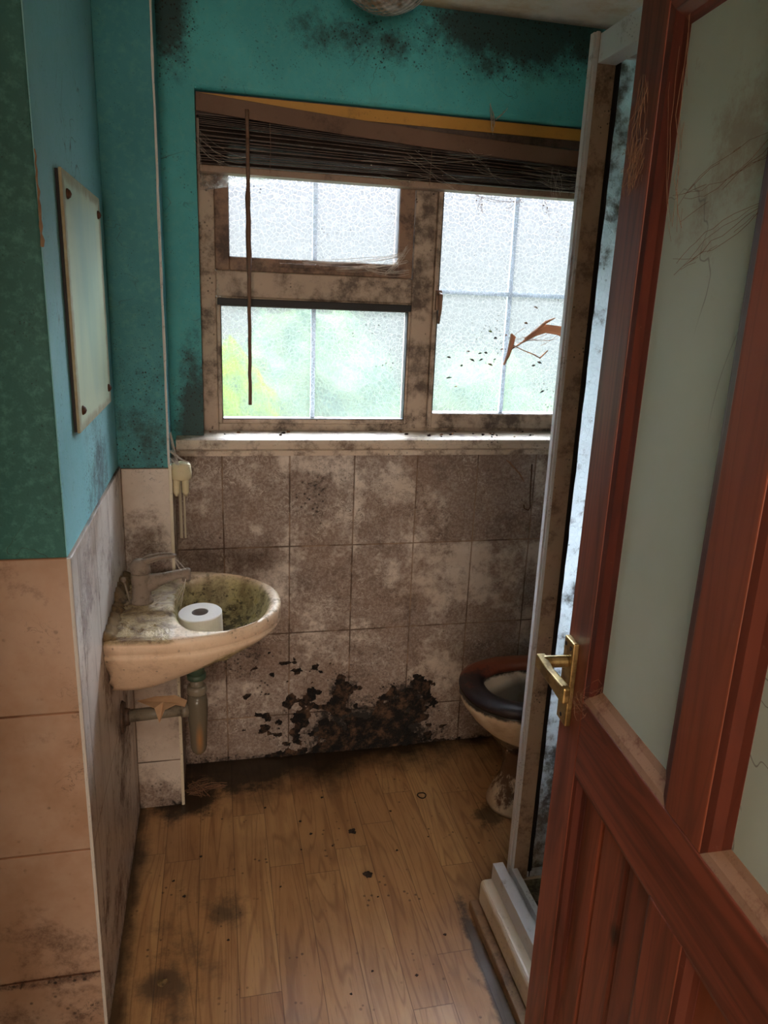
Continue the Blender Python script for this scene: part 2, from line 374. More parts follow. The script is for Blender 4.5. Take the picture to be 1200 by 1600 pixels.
# ------------------------------------------------------------------ window
FR = dirty('mouldy_window_frame', (184, 164, 144), (58, 40, 30), 0.44, 0.6, 11, 0.9, amount=0.85)
FR2 = dirty('mouldy_sash_frame', (142, 112, 90), (50, 32, 24), 0.42, 0.6, 12, 0.9, amount=0.85)
SILLM = dirty('dirty_sill', (206, 190, 170), (84, 54, 40), 0.46, 0.5, 14, 0.9)
GASK = dirty('black_gasket', (26, 26, 27), (60, 50, 40), 0.6, 0.6)
def glassmat(name, tint, scale, mixT, rough, dirtlvl, dirtcol=(120, 108, 92), dmask=None, bs=0.7, diffw=0.25, trcol=None):
    g = G(name)
    wx = (g.noise(scale*0.7, 2, 0.5) - 0.5)*(0.9/scale); wz = (g.noise(scale*0.7, 2, 0.5, g.scl(1, 1, 1, (7, 3, 1))) - 0.5)*(0.9/scale)
    e1 = g.vor(scale, 'DISTANCE_TO_EDGE', g.comb(g.x + wx, g.y, g.z + wz))
    edge = 1.0 - g.ss(e1, 0.02, 0.13); shade = g.ss(e1, 0.06, 0.14)*(1.0 - g.ss(e1, 0.16, 0.34))
    nb = g.bump(edge, bs, 0.004)
    rf = g.n('ShaderNodeBsdfRefraction'); rf.inputs['Color'].default_value = tint; rf.inputs['IOR'].default_value = 1.12
    rf.inputs['Roughness'].default_value = rough; g.link(nb, rf.inputs['Normal'])
    tr = g.n('ShaderNodeBsdfTransparent'); g.put(g.mix(shade*0.45, g.mix(edge, lin(226, 228, 230), (1, 1, 1, 1)), lin(176, 182, 184)), tr.inputs[0])  # bright ridges and their thin shadows are tinted into the transparent colour
    tl = g.n('ShaderNodeBsdfTranslucent'); tl.inputs['Color'].default_value = tint; g.link(nb, tl.inputs['Normal'])
    m1 = g.n('ShaderNodeMixShader'); m1.inputs[0].default_value = mixT; g.link(rf.outputs[0], m1.inputs[1]); g.link(tr.outputs[0], m1.inputs[2])
    m2 = g.n('ShaderNodeMixShader'); m2.inputs[0].default_value = diffw; g.link(m1.outputs[0], m2.inputs[1]); g.link(tl.outputs[0], m2.inputs[2])
    gl = g.n('ShaderNodeBsdfGlossy'); gl.inputs['Roughness'].default_value = 0.25; g.link(nb, gl.inputs['Normal'])
    fr = g.n('ShaderNodeFresnel'); fr.inputs['IOR'].default_value = 1.3
    m3 = g.n('ShaderNodeMixShader'); g.link(fr.outputs[0], m3.inputs[0]); g.link(m2.outputs[0], m3.inputs[1]); g.link(gl.outputs[0], m3.inputs[2])
    df = g.n('ShaderNodeBsdfDiffuse'); g.put(g.mix(g.noise(30), lin(*dirtcol), lin(dirtcol[0]-50, dirtcol[1]-55, dirtcol[2]-50)), df.inputs[0])
    d = g.noise(16, 8, 0.78)
    if dmask: d = d + dmask(g)
    d = g.ss(d, dirtlvl, dirtlvl+0.16)
    sp = g.ss(1.0 - g.vor(60), 0.80, 0.90)*g.ss(g.noise(7, 3, 0.6, g.scl(1, 1, 1, (5, 5, 5))), 0.52, 0.66)
    m4 = g.n('ShaderNodeMixShader'); g.put((d*0.8).max(sp*0.8), m4.inputs[0]); g.link(m3.outputs[0], m4.inputs[1]); g.link(df.outputs[0], m4.inputs[2])
    g.link(m4.outputs[0], g.out_n.inputs[0]); return g.m
GLW = glassmat('obscure_window_glass', (0.95, 0.96, 0.98, 1), 78, 0.6, 0.15, 0.74, (96, 92, 80), lambda g: (g.blob(g.x, 0.88, 0.26, g.z, 1.33, 0.13)*0.12), diffw=0.02, bs=0.4)
win = thing('window_1', kind='structure')
FY = 2.325   # room face of the frame
def frame(name, x0, x1, z0, z1, t, y0, y1, mat, par, bev=0.003):
    """rectangular frame, t = (left, right, bottom, top) widths"""
    l, r, b, tp = t; bm = B()
    bx(bm, x0, x0+l, y0, y1, z0, z1); bx(bm, x1-r, x1, y0, y1, z0, z1)
    bx(bm, x0+l, x1-r, y0, y1, z0, z0+b); bx(bm, x0+l, x1-r, y0, y1, z1-tp, z1)
    return obj(name, bm, mat, par, bevel=bev)
fr_ = frame('window_frame', RX0, RX1, RZ0, RZ1, (0.045, 0.045, 0.045, 0.05), FY, FY+0.07, FR, win)
box('mullion', (0.600, 0.668, FY-0.001, FY+0.07, RZ0+0.03, RZ1-0.05), FR, win, bevel=0.004)
box('transom', (RX0+0.045, 0.600, FY-0.001, FY+0.07, 1.516, 1.590), FR, win, bevel=0.004)
s1 = frame('fanlight_sash', 0.007, 0.594, 1.590, RZ1-0.05, (0.040, 0.046, 0.038, 0.04), FY-0.014, FY+0.05, FR2, win)
frame('gasket', 0.043, 0.552, 1.624, RZ1-0.086, (0.005,)*4, FY-0.010, FY+0.03, GASK, s1, 0)
s2 = frame('glazing_bead', 0.007, 0.600, 1.140, 1.516, (0.012, 0.009, 0.014, 0.025), FY-0.004, FY+0.05, FR, win)
frame('gasket', 0.016, 0.594, 1.151, 1.494, (0.005,)*4, FY-0.002, FY+0.03, GASK, s2, 0)
bm = B(); bx(bm, 0.010, 0.598, FY-0.012, FY, 1.492, 1.512); obj('glazing_strip', bm, GASK, s2, bevel=0.002)
s3 = frame('casement_sash', 0.668, 1.205, 1.128, RZ1-0.05, (0.014, 0.018, 0.048, 0.04), FY-0.012, FY+0.05, FR, win)
frame('gasket', 0.680, 1.190, 1.172, RZ1-0.088, (0.005,)*4, FY-0.008, FY+0.03, GASK, s3, 0)
box('glass_pane', (0.046, 0.549, FY+0.012, FY+0.016, 1.627, RZ1-0.09), GLW, s1)
box('glass_pane', (0.018, 0.592, FY+0.022, FY+0.026, 1.153, 1.492), GLW, win)
box('glass_pane', (0.682, 1.188, FY+0.016, FY+0.020, 1.175, RZ1-0.09), GLW, s3)
BAR = G('pale_glazing_bar'); BARM = BAR.pbr(lin(214, 222, 230), 0.5)
box('glazing_bar', (0.292, 0.306, FY+0.020, FY+0.028, 1.627, RZ1-0.09), BARM, s1)
box('glazing_bar', (0.292, 0.306, FY+0.030, FY+0.038, 1.153, 1.492), BARM, s2)
box('glazing_bar', (0.926, 0.940, FY+0.024, FY+0.032, 1.175, RZ1-0.09), BARM, s3)
box('glazing_bar', (0.682, 1.188, FY+0.0245, FY+0.0325, 1.551, 1.565), BARM, s3)
# fanlight stay
bm = B(); bx(bm, 0.19, 0.46, FY-0.030, FY-0.022, 1.604, 1.616); bx(bm, 0.26, 0.275, FY-0.024, FY-0.012, 1.598, 1.622)
tube(bm, [(0.30, FY-0.018, 1.612), (0.30, FY-0.040, 1.612)], 0.007, 10)
obj('window_stay', bm, FR2, s1, bevel=0.001)
bm = B(); bx(bm, 0.672, 0.690, FY-0.026, FY-0.012, 1.50, 1.56); tube(bm, [(0.681, FY-0.022, 1.55), (0.681, FY-0.045, 1.545), (0.679, FY-0.05, 1.50), (0.676, FY-0.048, 1.46)], [0.007, 0.007, 0.006, 0.005], 8)
obj('window_handle', bm, FR2, s3, bevel=0.002)
bm = B()
prismx(bm, [(2.205, 1.078), (2.198, 1.084), (2.196, 1.098), (2.200, 1.110), (2.210, 1.1135), (FY+0.01, 1.118), (FY+0.01, 1.094), (D-0.001, 1.090), (D-0.001, 1.060), (2.222, 1.058), (2.222, 1.074)], -0.116, 1.33)
obj('window_sill', bm, SILLM, win)
# outside
GR = dirty('garden_grass', (44, 54, 38), (34, 44, 32), 0.5, 1.0, Specular_IOR_Level=0.0)
box('ground_garden', (-6, 8, D+0.5, 14, -0.35, -0.3), GR, kind='structure')
LEAF = G('leafy_green'); LEAFM = LEAF.pbr(LEAF.mix(LEAF.ss(LEAF.noise(9, 5, 0.7), 0.38, 0.64), lin(66, 78, 12), lin(42, 54, 38)), 1.0, None, Specular_IOR_Level=0.0)
LEAF = G('muted_leafy_green'); LEAF2 = LEAF.pbr(LEAF.mix(LEAF.ss(LEAF.noise(6, 5, 0.7), 0.38, 0.64), lin(60, 68, 50), lin(42, 54, 46)), 1.0, None, Specular_IOR_Level=0.0)
def shrub(loc, rx, ry, h, seed, label, mat=None):
    random.seed(seed); bm = B()
    bmesh.ops.create_icosphere(bm, subdivisions=4, radius=1)
    for v_ in bm.verts:
        n_ = v_.co.normalized(); k = 1 + 0.13*math.sin(7*n_.x+seed)*math.sin(6*n_.y+2*seed) + random.uniform(-0.07, 0.07)
        v_.co = Vector((n_.x*rx*k, n_.y*ry*k, h/2 + n_.z*h/2*k))
    obj('shrub', bm, mat or LEAFM, None, label=label, cat='shrub', group='garden shrubs outside the window').location = (loc[0], loc[1], -0.3)
shrub((0.06, 3.9, 0), 0.36, 0.35, 1.50, 1, 'yellow green shrub blurred behind the lower left pane')
shrub((0.62, 4.9, 0), 0.62, 0.5, 1.72, 2, 'pale green shrub blurred behind the middle of the window', LEAF2)
shrub((2.0, 5.4, 0), 0.5, 0.5, 1.45, 3, 'low green shrub blurred behind the right casement', LEAF2)

# ------------------------------------------------------------------ venetian blind
SL = dirty('dusty_brown_slat', (96, 78, 68), (56, 44, 38), 0.45, 0.6, 20, 0.3)
SL2 = dirty('dusty_brown_valance', (112, 84, 66), (70, 50, 38), 0.5, 0.7, 10, 0.2)
OCH = dirty('ochre_headrail', (196, 142, 56), (120, 80, 34), 0.55, 0.5, 14, 0.3)
bl = thing('venetian_blind', 'dust covered brown venetian blind gathered up at the window top', 'blind', (0, 0, RZ1-0.19))
def bobj(name, bm, mat, **kw):
    for v_ in bm.verts: v_.co.z -= RZ1-0.19
    return obj(name, bm, mat, bl, **kw)
BX0, BX1 = RX0+0.003, RX1-0.004
bm = B(); bx(bm, BX0, BX1, 2.272, 2.310, 1.984, 2.040); bobj('head_rail', bm, SL)
bm = B(); bx(bm, BX0, BX1, 2.268, 2.272, 2.006, 2.037); bobj('head_rail_cover', bm, OCH)
random.seed(9)
NS = 24
for i in range(NS):
    t = i/(NS-1); bm = B(); zl = 1.864 + 0.0056*i; zr = 1.864 + 0.0034*i
    jl, jr = random.uniform(-.0007, .0007), random.uniform(-.0007, .0007); yo = random.uniform(-0.003, 0.003); tl_ = random.uniform(-0.003, 0.003)
    rings = []
    for q in range(13):
        u = q/12; x = BX0+0.006 + (BX1-BX0-0.012)*u; z = zl+jl + (zr+jr-zl-jl)*u - 0.0005*math.sin(u*PI*3+i)
        rings.append([(x, 2.260+yo, z - tl_), (x, 2.285, z+0.0025), (x, 2.310+yo, z + tl_), (x, 2.310+yo, z+tl_+0.0016), (x, 2.285, z+0.0043), (x, 2.260+yo, z - tl_+0.0016)])
    loft(bm, rings); bobj('slat', bm, SL)
bm = B(); bx(bm, BX0+0.004, BX1-0.004, 2.258, 2.310, 1.842, 1.860); bobj('bottom_rail', bm, dirty('bottom_rail_brown', (150, 124, 104), (96, 72, 58), 0.5), bevel=0.003)
# broken valance hanging down at the right
bm = B(); rings = []
for q in range(11):
    u = q/10; x = BX0 + (BX1-BX0)*u; zt = 2.034 - 0.064*u - 0.010*math.sin(u*PI); y = 2.252 - 0.006*math.sin(u*PI)
    rings.append([(x, y, zt-0.044), (x, y+0.006, zt-0.044), (x, y+0.006, zt), (x, y, zt)])
loft(bm, rings); bobj('valance', bm, SL2, bevel=0.001)
for x in (0.16, 0.62, 1.06):
    bm = B()
    for dy in (2.2565, 2.311): tube(bm, [(x, dy, 1.99), (x+0.002, dy, 1.92), (x, dy, 1.85)], 0.0008, 5)
    bobj('ladder_cord', bm, SL2)
bm = B(); random.seed(3)
tube(bm, [(0.098, 2.240, 2.000), (0.099, 2.236, 1.93)], 0.0052, 8)
tube(bm, [(0.099 + random.uniform(-.001, .001), 2.236, 1.93 - 0.72*i/24) for i in range(25)], [0.0052 + (random.uniform(0, .003) if 3 < i < 12 else 0) for i in range(25)], 8)
bobj('tilt_wand', bm, SL2, smooth=True)

# ------------------------------------------------------------------ cobwebs and crumbs
g = G('cobweb_silk'); pb = g.n('ShaderNodeBsdfDiffuse'); pb.inputs[0].default_value = lin(206, 196, 184)
t1 = g.n('ShaderNodeBsdfTranslucent'); t1.inputs[0].default_value = lin(206, 196, 184); mx = g.n('ShaderNodeMixShader'); mx.inputs[0].default_value = 0.4
g.link(pb.outputs[0], mx.inputs[1]); g.link(t1.outputs[0], mx.inputs[2]); g.link(mx.outputs[0], g.out_n.inputs[0]); WEB = g.m
g = G('brown_cobweb_silk'); WEBB = g.pbr(lin(140, 104, 78), 0.9)
g = G('cobweb_sheet'); pb = g.n('ShaderNodeBsdfTranslucent'); pb.inputs[0].default_value = lin(226, 220, 210); tp = g.n('ShaderNodeBsdfTransparent')
mx = g.n('ShaderNodeMixShader'); g.put(g.ss(g.noise(30, 5, 0.7), 0.35, 0.75)*0.75, mx.inputs[0]); g.link(tp.outputs[0], mx.inputs[1]); g.link(pb.outputs[0], mx.inputs[2]); g.link(mx.outputs[0], g.out_n.inputs[0]); SHEET = g.m
def strand(bm, a, b, sag, r, jit=0.004, n=9):
    a, b = Vector(a), Vector(b); pts = []
    off = Vector([random.uniform(-jit, jit) for _ in range(3)])
    for i in range(n+1):
        u = i/n; p = a.lerp(b, u) + off*math.sin(u*PI) + Vector([random.uniform(-jit, jit)*0.25*math.sin(u*PI) for _ in range(3)]); p.z -= sag*4*u*(1-u); pts.append(p)
    tube(bm, pts, r, 4, False)
def web(name, label, pairs, n, spread, sag, r=0.0004, mat=None, seed=1, blobs=0):
    random.seed(seed); bm = B(); jt = lambda p, s: (p[0]+random.uniform(-s, s), p[1]+random.uniform(-s, s)*0.25, p[2]+random.uniform(-s, s))
    for a, b in pairs:
        for _ in range(n): strand(bm, jt(a, spread), jt(b, spread), sag*random.uniform(0.2, 1.2), r*random.uniform(0.6, 1.5), spread*0.6)
    for _ in range(blobs):
        a, b = random.choice(pairs); p = Vector(a).lerp(Vector(b), random.random()); q = jt(p, spread)
        bmesh.ops.create_icosphere(bm, subdivisions=1, radius=random.uniform(0.001, 0.0025), matrix=Matrix.Translation(q))
    return obj(name, bm, mat or WEB, label=label, cat='cobweb')
web('cobweb', 'pale cobweb fanning from the recess edge over the left end of the blind', [((-0.034, 2.243, 1.93), (0.09, 2.235, 1.875)), ((-0.034, 2.243, 1.93), (-0.03, 2.243, 1.83)), ((-0.034, 2.243, 1.91), (0.04, 2.24, 1.86))], 4, 0.010, 0.02, seed=2)
web('cobweb', 'white cobweb strung along the lower corner of the upper left sash', [((0.26, 2.29, 1.622), (0.56, 2.29, 1.66)), ((0.36, 2.29, 1.608), (0.57, 2.29, 1.64)), ((0.50, 2.29, 1.60), (0.575, 2.30, 1.68)), ((0.45, 2.29, 1.615), (0.575, 2.30, 1.61))], 9, 0.008, 0.012, 0.00045, seed=3)
web('cobweb', 'tangled grey cobweb across the middle of the gathered blind', [((0.42, 2.235, 1.90), (0.78, 2.235, 1.93)), ((0.72, 2.235, 1.935), (0.82, 2.235, 1.88)), ((0.48, 2.235, 1.87), (0.60, 2.235, 1.86)), ((0.74, 2.235, 1.90), (0.92, 2.235, 1.88)), ((0.55, 2.235, 1.93), (0.7, 2.235, 1.845))], 3, 0.018, 0.008, 0.0004, seed=4, blobs=14)
web('cobweb', 'grey cobweb bunched at the right end of the blind beside the post', [((0.90, 2.235, 1.915), (1.08, 2.235, 1.895)), ((0.95, 2.235, 1.885), (1.08, 2.235, 1.87)), ((1.0, 2.235, 1.91), (1.01, 2.235, 1.84))], 8, 0.016, 0.008, 0.0004, seed=5, blobs=6)
web('cobweb', 'small white forked cobweb hanging from the teal edge above the blind', [((0.78, 2.236, 2.07), (0.80, 2.236, 2.02)), ((0.83, 2.236, 2.065), (0.80, 2.236, 2.035)), ((0.79, 2.236, 2.05), (0.795, 2.236, 2.0))], 4, 0.006, 0.002, 0.0006, seed=6)
web('cobweb', 'brown bunch of cobweb hanging below the blind in the right casement', [((0.78, 2.30, 1.838), (0.93, 2.30, 1.835)), ((0.93, 2.30, 1.84), (0.88, 2.30, 1.80)), ((1.0, 2.30, 1.838), (1.02, 2.30, 1.80)), ((0.79, 2.3, 1.835), (0.80, 2.3, 1.79))], 5, 0.010, 0.010, 0.0004, WEBB, seed=7, blobs=16)
web('cobweb', 'white cobweb linking the corner strip to the cream wall hook', [((XB+0.004, 2.036, 1.16), (XB+0.02, 2.034, 1.075)), ((XB+0.002, 2.036, 1.11), (-0.075, 2.03, 1.078)), ((XB+0.004, 2.036, 1.09), (-0.10, 2.03, 1.076))], 8, 0.004, 0.004, 0.0005, seed=8)
# dusty sheet below blind at the left
random.seed(5); bm = B(); rows = []
for j in range(7):
    row = []
    for i in range(15):
        u, v_ = i/14, j/6; row.append(bm.verts.new((-0.03 + 0.20*u, 2.296 - 0.03*v_*(1-u) + random.uniform(-.002, .002), 1.848 - v_*(0.05*(1-u)**0.8 + 0.004) + random.uniform(-.001, .001))))
    rows.append(row)
for a, b in zip(rows, rows[1:]):
    for i in range(14): bm.faces.new((a[i], a[i+1], b[i+1], b[i]))
o = obj('cobweb', bm, SHEET, smooth=True, label='milky sheet of cobweb under the left end of the blind', cat='cobweb')
sd = o.modifiers.new('t', 'SOLIDIFY'); sd.thickness = 0.0006

def lump(name, loc, s, mat, seed, label=None, cat=None, group=None, parent=None, rough=0.35, kind=None):
    random.seed(seed); bm = B(); bmesh.ops.create_icosphere(bm, subdivisions=3, radius=1)
    ph = [random.uniform(0, 6) for _ in range(6)]
    for v_ in bm.verts:
        n_ = v_.co.normalized(); k = 1 + rough*math.sin(3.1*n_.x+ph[0])*math.sin(3.7*n_.y+ph[1]) + rough*0.6*math.sin(8*n_.x+ph[2])*math.sin(7*n_.z+ph[3]) + random.uniform(-.5, .5)*rough*0.5
        v_.co = Vector((n_.x*s[0]*k, n_.y*s[1]*k, max(n_.z*s[2]*k, -s[2]*0.5)))
    o = obj(name, bm, mat, parent, label=label, cat=cat, group=group, kind=kind); o.location = (loc[0], loc[1], loc[2] + s[2]*0.5); return o
DEB = dirty('dark_debris', (54, 42, 34), (20, 16, 13), 0.45, 0.9, 60)
DEBB = dirty('brown_debris', (150, 112, 84), (60, 42, 30), 0.5, 0.9, 60)

g = G('backlit_withered_leaf'); pb = g.n('ShaderNodeBsdfDiffuse'); pb.inputs[0].default_value = lin(168, 132, 108)
t1 = g.n('ShaderNodeBsdfTranslucent'); t1.inputs[0].default_value = lin(176, 140, 116); mx = g.n('ShaderNodeMixShader'); mx.inputs[0].default_value = 0.5
g.link(pb.outputs[0], mx.inputs[1]); g.link(t1.outputs[0], mx.inputs[2]); g.link(mx.outputs[0], g.out_n.inputs[0]); WITH = g.m
# withered strands and leaf bits stuck on the right casement
GY = FY+0.010
random.seed(21); bm = B()
def ribbon(bm, pts, ws):
    R_ = []
    for i, (x, z) in enumerate(pts):
        a = Vector(pts[max(i-1, 0)]); b = Vector(pts[min(i+1, len(pts)-1)]); t_ = (b-a).normalized(); n_ = Vector((-t_.y, t_.x)); w = ws[i]
        R_.append([(x+n_.x*w, GY, z+n_.y*w), (x-n_.x*w, GY, z-n_.y*w), (x-n_.x*w*0.5, GY-0.006, z-n_.y*w*0.5), (x+n_.x*w*0.5, GY-0.006, z+n_.y*w*0.5)])
    loft(bm, R_)
ribbon(bm, [(0.925, 1.335), (0.938, 1.365), (0.945, 1.395), (0.950, 1.425), (0.942, 1.435)], [.003, .006, .009, .010, .003])
ribbon(bm, [(0.945, 1.385), (0.985, 1.41), (1.02, 1.435), (1.06, 1.455), (1.11, 1.45), (1.14, 1.43)], [.002, .003, .008, .014, .015, .010])
ribbon(bm, [(0.99, 1.42), (1.03, 1.45), (1.06, 1.475), (1.09, 1.49)], [.002, .004, .005, .001])
ribbon(bm, [(0.95, 1.40), (0.985, 1.385), (1.03, 1.37), (1.05, 1.36), (1.075, 1.385)], [.002, .0015, .002, .0025, .0015])
for _ in range(18):
    x = random.uniform(0.94, 1.05); strand(bm, (x, GY-0.003, 1.40+random.uniform(-.02, .03)), (x+random.uniform(.03, .09), GY-0.003, 1.43+random.uniform(-.02, .04)), 0.004, 0.0006, 0.004)
obj('withered_plant_strand', bm, WITH, label='withered brown plant strand stuck across the right casement pane', cat='plant debris')
bits = [(0.735, 1.355), (0.80, 1.375), (0.815, 1.348), (0.845, 1.350), (0.878, 1.335), (0.892, 1.352), (0.74, 1.29), (0.765, 1.262), (0.87, 1.44), (0.888, 1.42), (0.915, 1.385), (1.03, 1.335), (1.05, 1.345), (0.99, 1.47), (0.84, 1.37), (0.86, 1.372), (0.925, 1.43), (0.78, 1.33), (1.07, 1.25), (1.02, 1.52)]
TXT = ['leftmost dark leaf bit stuck low on the right casement pane', 'curled brown leaf bit high in the cluster on the right casement pane', 'small dark leaf speck under the curled one on the right casement pane', 'brown seed bit in the middle of the cluster on the right casement pane', 'slanting dark stalk bit left of the upright bar', 'tip of dark stalk touching the upright glazing bar', 'dark round speck low left on the right casement pane', 'dark sliver lowest left on the right casement pane', 'green leaf speck above the slanting stalk bit', 'dark speck just right of the green leaf speck', 'dark leaf speck on the upright glazing bar of the casement', 'dark leaf bit beneath the withered strand', 'dark speck beside the leaf bit beneath the withered strand', 'grey speck above the withered strand on the pane']
GREENB = dirty('green_leaf_bit', (120, 150, 60), (70, 80, 30), 0.5)
for i, (x, z) in enumerate(bits):
    random.seed(50+i); L = random.uniform(0.004, 0.009); a = random.uniform(-0.5, 0.6); bm = B()
    tube(bm, [(x-L*math.cos(a), GY-0.001, z-L*math.sin(a)), (x, GY-0.003, z+0.001), (x+L*math.cos(a), GY-0.001, z+L*math.sin(a))], [0.0012, random.uniform(0.0022, 0.0042), 0.001], 6)
    obj('leaf_bit', bm, GREENB if i == 8 else (DEBB if i % 3 == 1 else DEB), label=TXT[i] if i < len(TXT) else 'tiny dry leaf speck scattered on the right casement pane', cat='leaf bit', group='dry leaf bits on the right casement pane')
# crumbs on the sill
random.seed(33)
for i in range(26):
    x = random.choice([random.uniform(-0.03, 0.3), random.uniform(0.55, 0.85), random.uniform(0.8, 1.02)]); y = random.uniform(2.225, 2.312)
    s = random.uniform(0.0015, 0.0038)
    z = 1.1135 + (y-2.21)/(FY+0.01-2.21)*0.0045
    lump('crumb', (x, y, z), (s*1.4, s, s), DEB if i % 3 else DEBB, 200+i, 'tiny dark crumb of dirt lying on the window sill', 'crumb', 'dirt crumbs on the window sill')
lump('insect_cocoon', (0.660, 2.300, 1.116), (0.0045, 0.0045, 0.005), WEB, 7, 'tiny white round cocoon on the sill under the mullion', 'cocoon', rough=0.05)

# ------------------------------------------------------------------ mirror
mr = thing('wall_mirror', 'frameless rectangular wall mirror clouded by grime on the teal left wall', 'mirror', (XL-0.006, 1.68, 1.26))
def mobj(name, bm, mat, **kw):
    for v_ in bm.verts: v_.co -= Vector((XL-0.006, 1.68, 1.26))
    return obj(name, bm, mat, mr, **kw)
MX = XL-0.006
bm = B(); bx(bm, MX+0.0005, MX+0.006, 1.463, 1.905, 1.262, 1.716); mobj('backing', bm, GASK)
g = G('clouded_mirror_glass')
ed = g.ss((g.y).abs(), 0.13, 0.215).max(g.ss((g.z - 0.227).abs(), 0.16, 0.225))
cl = g.ss(g.noise(5, 3, 0.5, g.scl(1, 1.5, 0.5)) + ed*0.30 + g.ss(0.28 - g.z, 0.0, 0.25)*0.15, 0.18, 0.85)
cc = g.mix(cl, lin(128, 162, 148), lin(190, 200, 172))
cc = g.mix(g.ss(ed + (g.noise(30, 5, 0.7)-0.5)*0.4, 0.8, 1.05)*0.8, cc, lin(150, 132, 100))
MIRM = g.pbr(cc, cl*0.30 + 0.36, None, Metallic=0.35)
bm = B(); bx(bm, MX+0.006, MX+0.0115, 1.461, 1.907, 1.260, 1.718); mobj('mirror_glass', bm, MIRM, bevel=0.001)
RUST = dirty('rusty_screw', (96, 66, 44), (40, 26, 20), 0.45, 0.6, 90, metallic=0.3)
for y in (1.50, 1.868):
    for z in (1.298, 1.680):
        bm = B(); lathe(bm, [(0.009, 0), (0.009, 0.002), (0.006, 0.006), (0.001, 0.008)], (0, 0, 0), 14)
        bmesh.ops.rotate(bm, verts=bm.verts, cent=(0, 0, 0), matrix=Matrix.Rotation(PI/2, 3, 'Y')); bmesh.ops.translate(bm, verts=bm.verts, vec=(MX+0.0113, y, z))
        mobj('screw', bm, RUST, smooth=True)
# chip of plaster hanging off the near corner
bm = B(); random.seed(8)
tube(bm, [(XL-0.005+random.uniform(-.0008, .0012), YC+0.004, 1.72 - 0.14*i/14) for i in range(15)], [0.0012 + 0.0028*abs(math.sin(i*1.3))*(i/14) for i in range(15)], 6)
obj('flaking_plaster', bm, PL, label='brown flaking paint and plaster on the near teal corner', cat='flaking plaster')

# ------------------------------------------------------------------ cream hook on the boxing corner
hk = thing('wall_hook', 'cream plastic double hook fixed at the boxing corner under the sill', 'hook', (-0.100, 2.05, 0.98))
YEL = dirty('yellowed_plastic', (214, 202, 164), (110, 84, 50), 0.54, 0.5, 26)
bm = B(); rings = []
for z, w, d_ in ((1.072, .010, .006), (1.076, .018, .010), (1.070, .026, .014), (1.045, .029, .017), (1.030, .027, .016), (1.026, .020, .010)):
    rings.append([(-0.098 + w*math.cos(t*PI/8), 2.060 + d_*math.sin(t*PI/8)*1.4, z) for t in range(16)])
loft(bm, rings[::-1])
for v_ in bm.verts: v_.co -= Vector((-0.100, 2.05, 0.98))
obj('hook_plate', bm, YEL, hk, smooth=True)
for sx_ in (-0.011, 0.013):
    bm = B(); w = 0.0095
    tube(bm, [(-0.100+sx_, 2.058, 1.045), (-0.100+sx_, 2.050, 1.02), (-0.100+sx_, 2.048, 0.995), (-0.100+sx_, 2.052, 0.984)], [w, w, w, w*0.6], 12)
    for v_ in bm.verts: v_.co -= Vector((-0.100, 2.05, 0.98))
    obj('prong', bm, YEL, hk, smooth=True)
bm = B(); tube(bm, [(-0.112, 2.242, 0.995), (-0.112, 2.242, 0.80)], 0.005, 8); tube(bm, [(-0.100, 2.242, 0.99), (-0.100, 2.242, 0.80)], 0.003, 8)
obj('wall_pipe', bm, CREAM, label='thin cream pipe running down the wall behind the boxing corner', cat='pipe')
# bent wire hook on the back wall
bm = B(); tube(bm, [(1.018, D-0.002, 1.02), (1.020, D-0.003, 0.95), (1.022, D-0.004, 0.90), (1.022, D-0.012, 0.876), (1.012, D-0.018, 0.866), (1.000, D-0.014, 0.872), (0.998, D-0.010, 0.884)], 0.0022, 8)
obj('wire_hook', bm, RUST, label='thin bent wire hook hanging on the back wall tiles near the shower post', cat='hook', smooth=True)
bm = B(); random.seed(12)
pts = [(0.925 + 0.07*u/10 + random.uniform(-.002, .002), D-0.002, 1.035 - 0.004*u - 0.0028*u*u/10*1.2) for u in range(11)]
tube(bm, pts, [0.0012, .002, .003, .0022, .003, .002, .003, .002, .0025, .002, .001], 6)
obj('dry_root', bm, DEBB, label='thin dark dried tendril clinging to the upper right wall tile', cat='tendril')

# ------------------------------------------------------------------ wash basin
BYC = 1.785; RZ = 0.780
def basin_grad(g):   # grime on upward surfaces
    return None
g = G('stained_basin_ceramic')
geo = g.n('ShaderNodeNewGeometry'); sN = g.n('ShaderNodeSeparateXYZ'); g.link(geo.outputs['Normal'], sN.inputs[0]); nz = V(g, sN.outputs[2])
inb = g.blob(g.x, 0.0-0.005, 0.135, g.y, 0.0, 0.19)
inside = g.ss(inb, 0.0, 0.10) * g.ss(g.z + 0.18, 0.0, 0.06)
ledge = g.ss(g.x*-1.0, 0.098, 0.120) * g.ss(g.z, -0.012, -0.004)
n1 = g.noise(22, 7, 0.75); n2 = g.noise(45, 6, 0.75, g.scl(1, 1, 2.0)); swirl = g.noise(12, 5, 0.7, None, 2.2)
c = g.mix(g.ss(g.noise(5, 3, 0.5), 0.4, 0.7)*0.5, lin(228, 204, 176), lin(214, 182, 148))
c = g.mix(g.ss(n1, 0.52, 0.70)*0.35, c, lin(150, 116, 86))
c = g.mix(inside*0.85, c, g.mix(g.ss(n1, 0.38, 0.62), lin(196, 184, 128), lin(128, 116, 72)))
c = g.mix(inside*g.ss(n2 + (1.0-g.ss(g.z + 0.10, -0.03, 0.06))*0.12, 0.53, 0.63)*0.85, c, lin(58, 48, 30))
c = g.mix(ledge*0.9, c, g.mix(g.ss(swirl, 0.36, 0.66), lin(184, 164, 122), lin(98, 74, 50)))
rimd = g.ss(g.z, -0.012, -0.002)*g.ss(n1, 0.50, 0.62)
c = g.mix(rimd*0.6, c, lin(112, 92, 60))
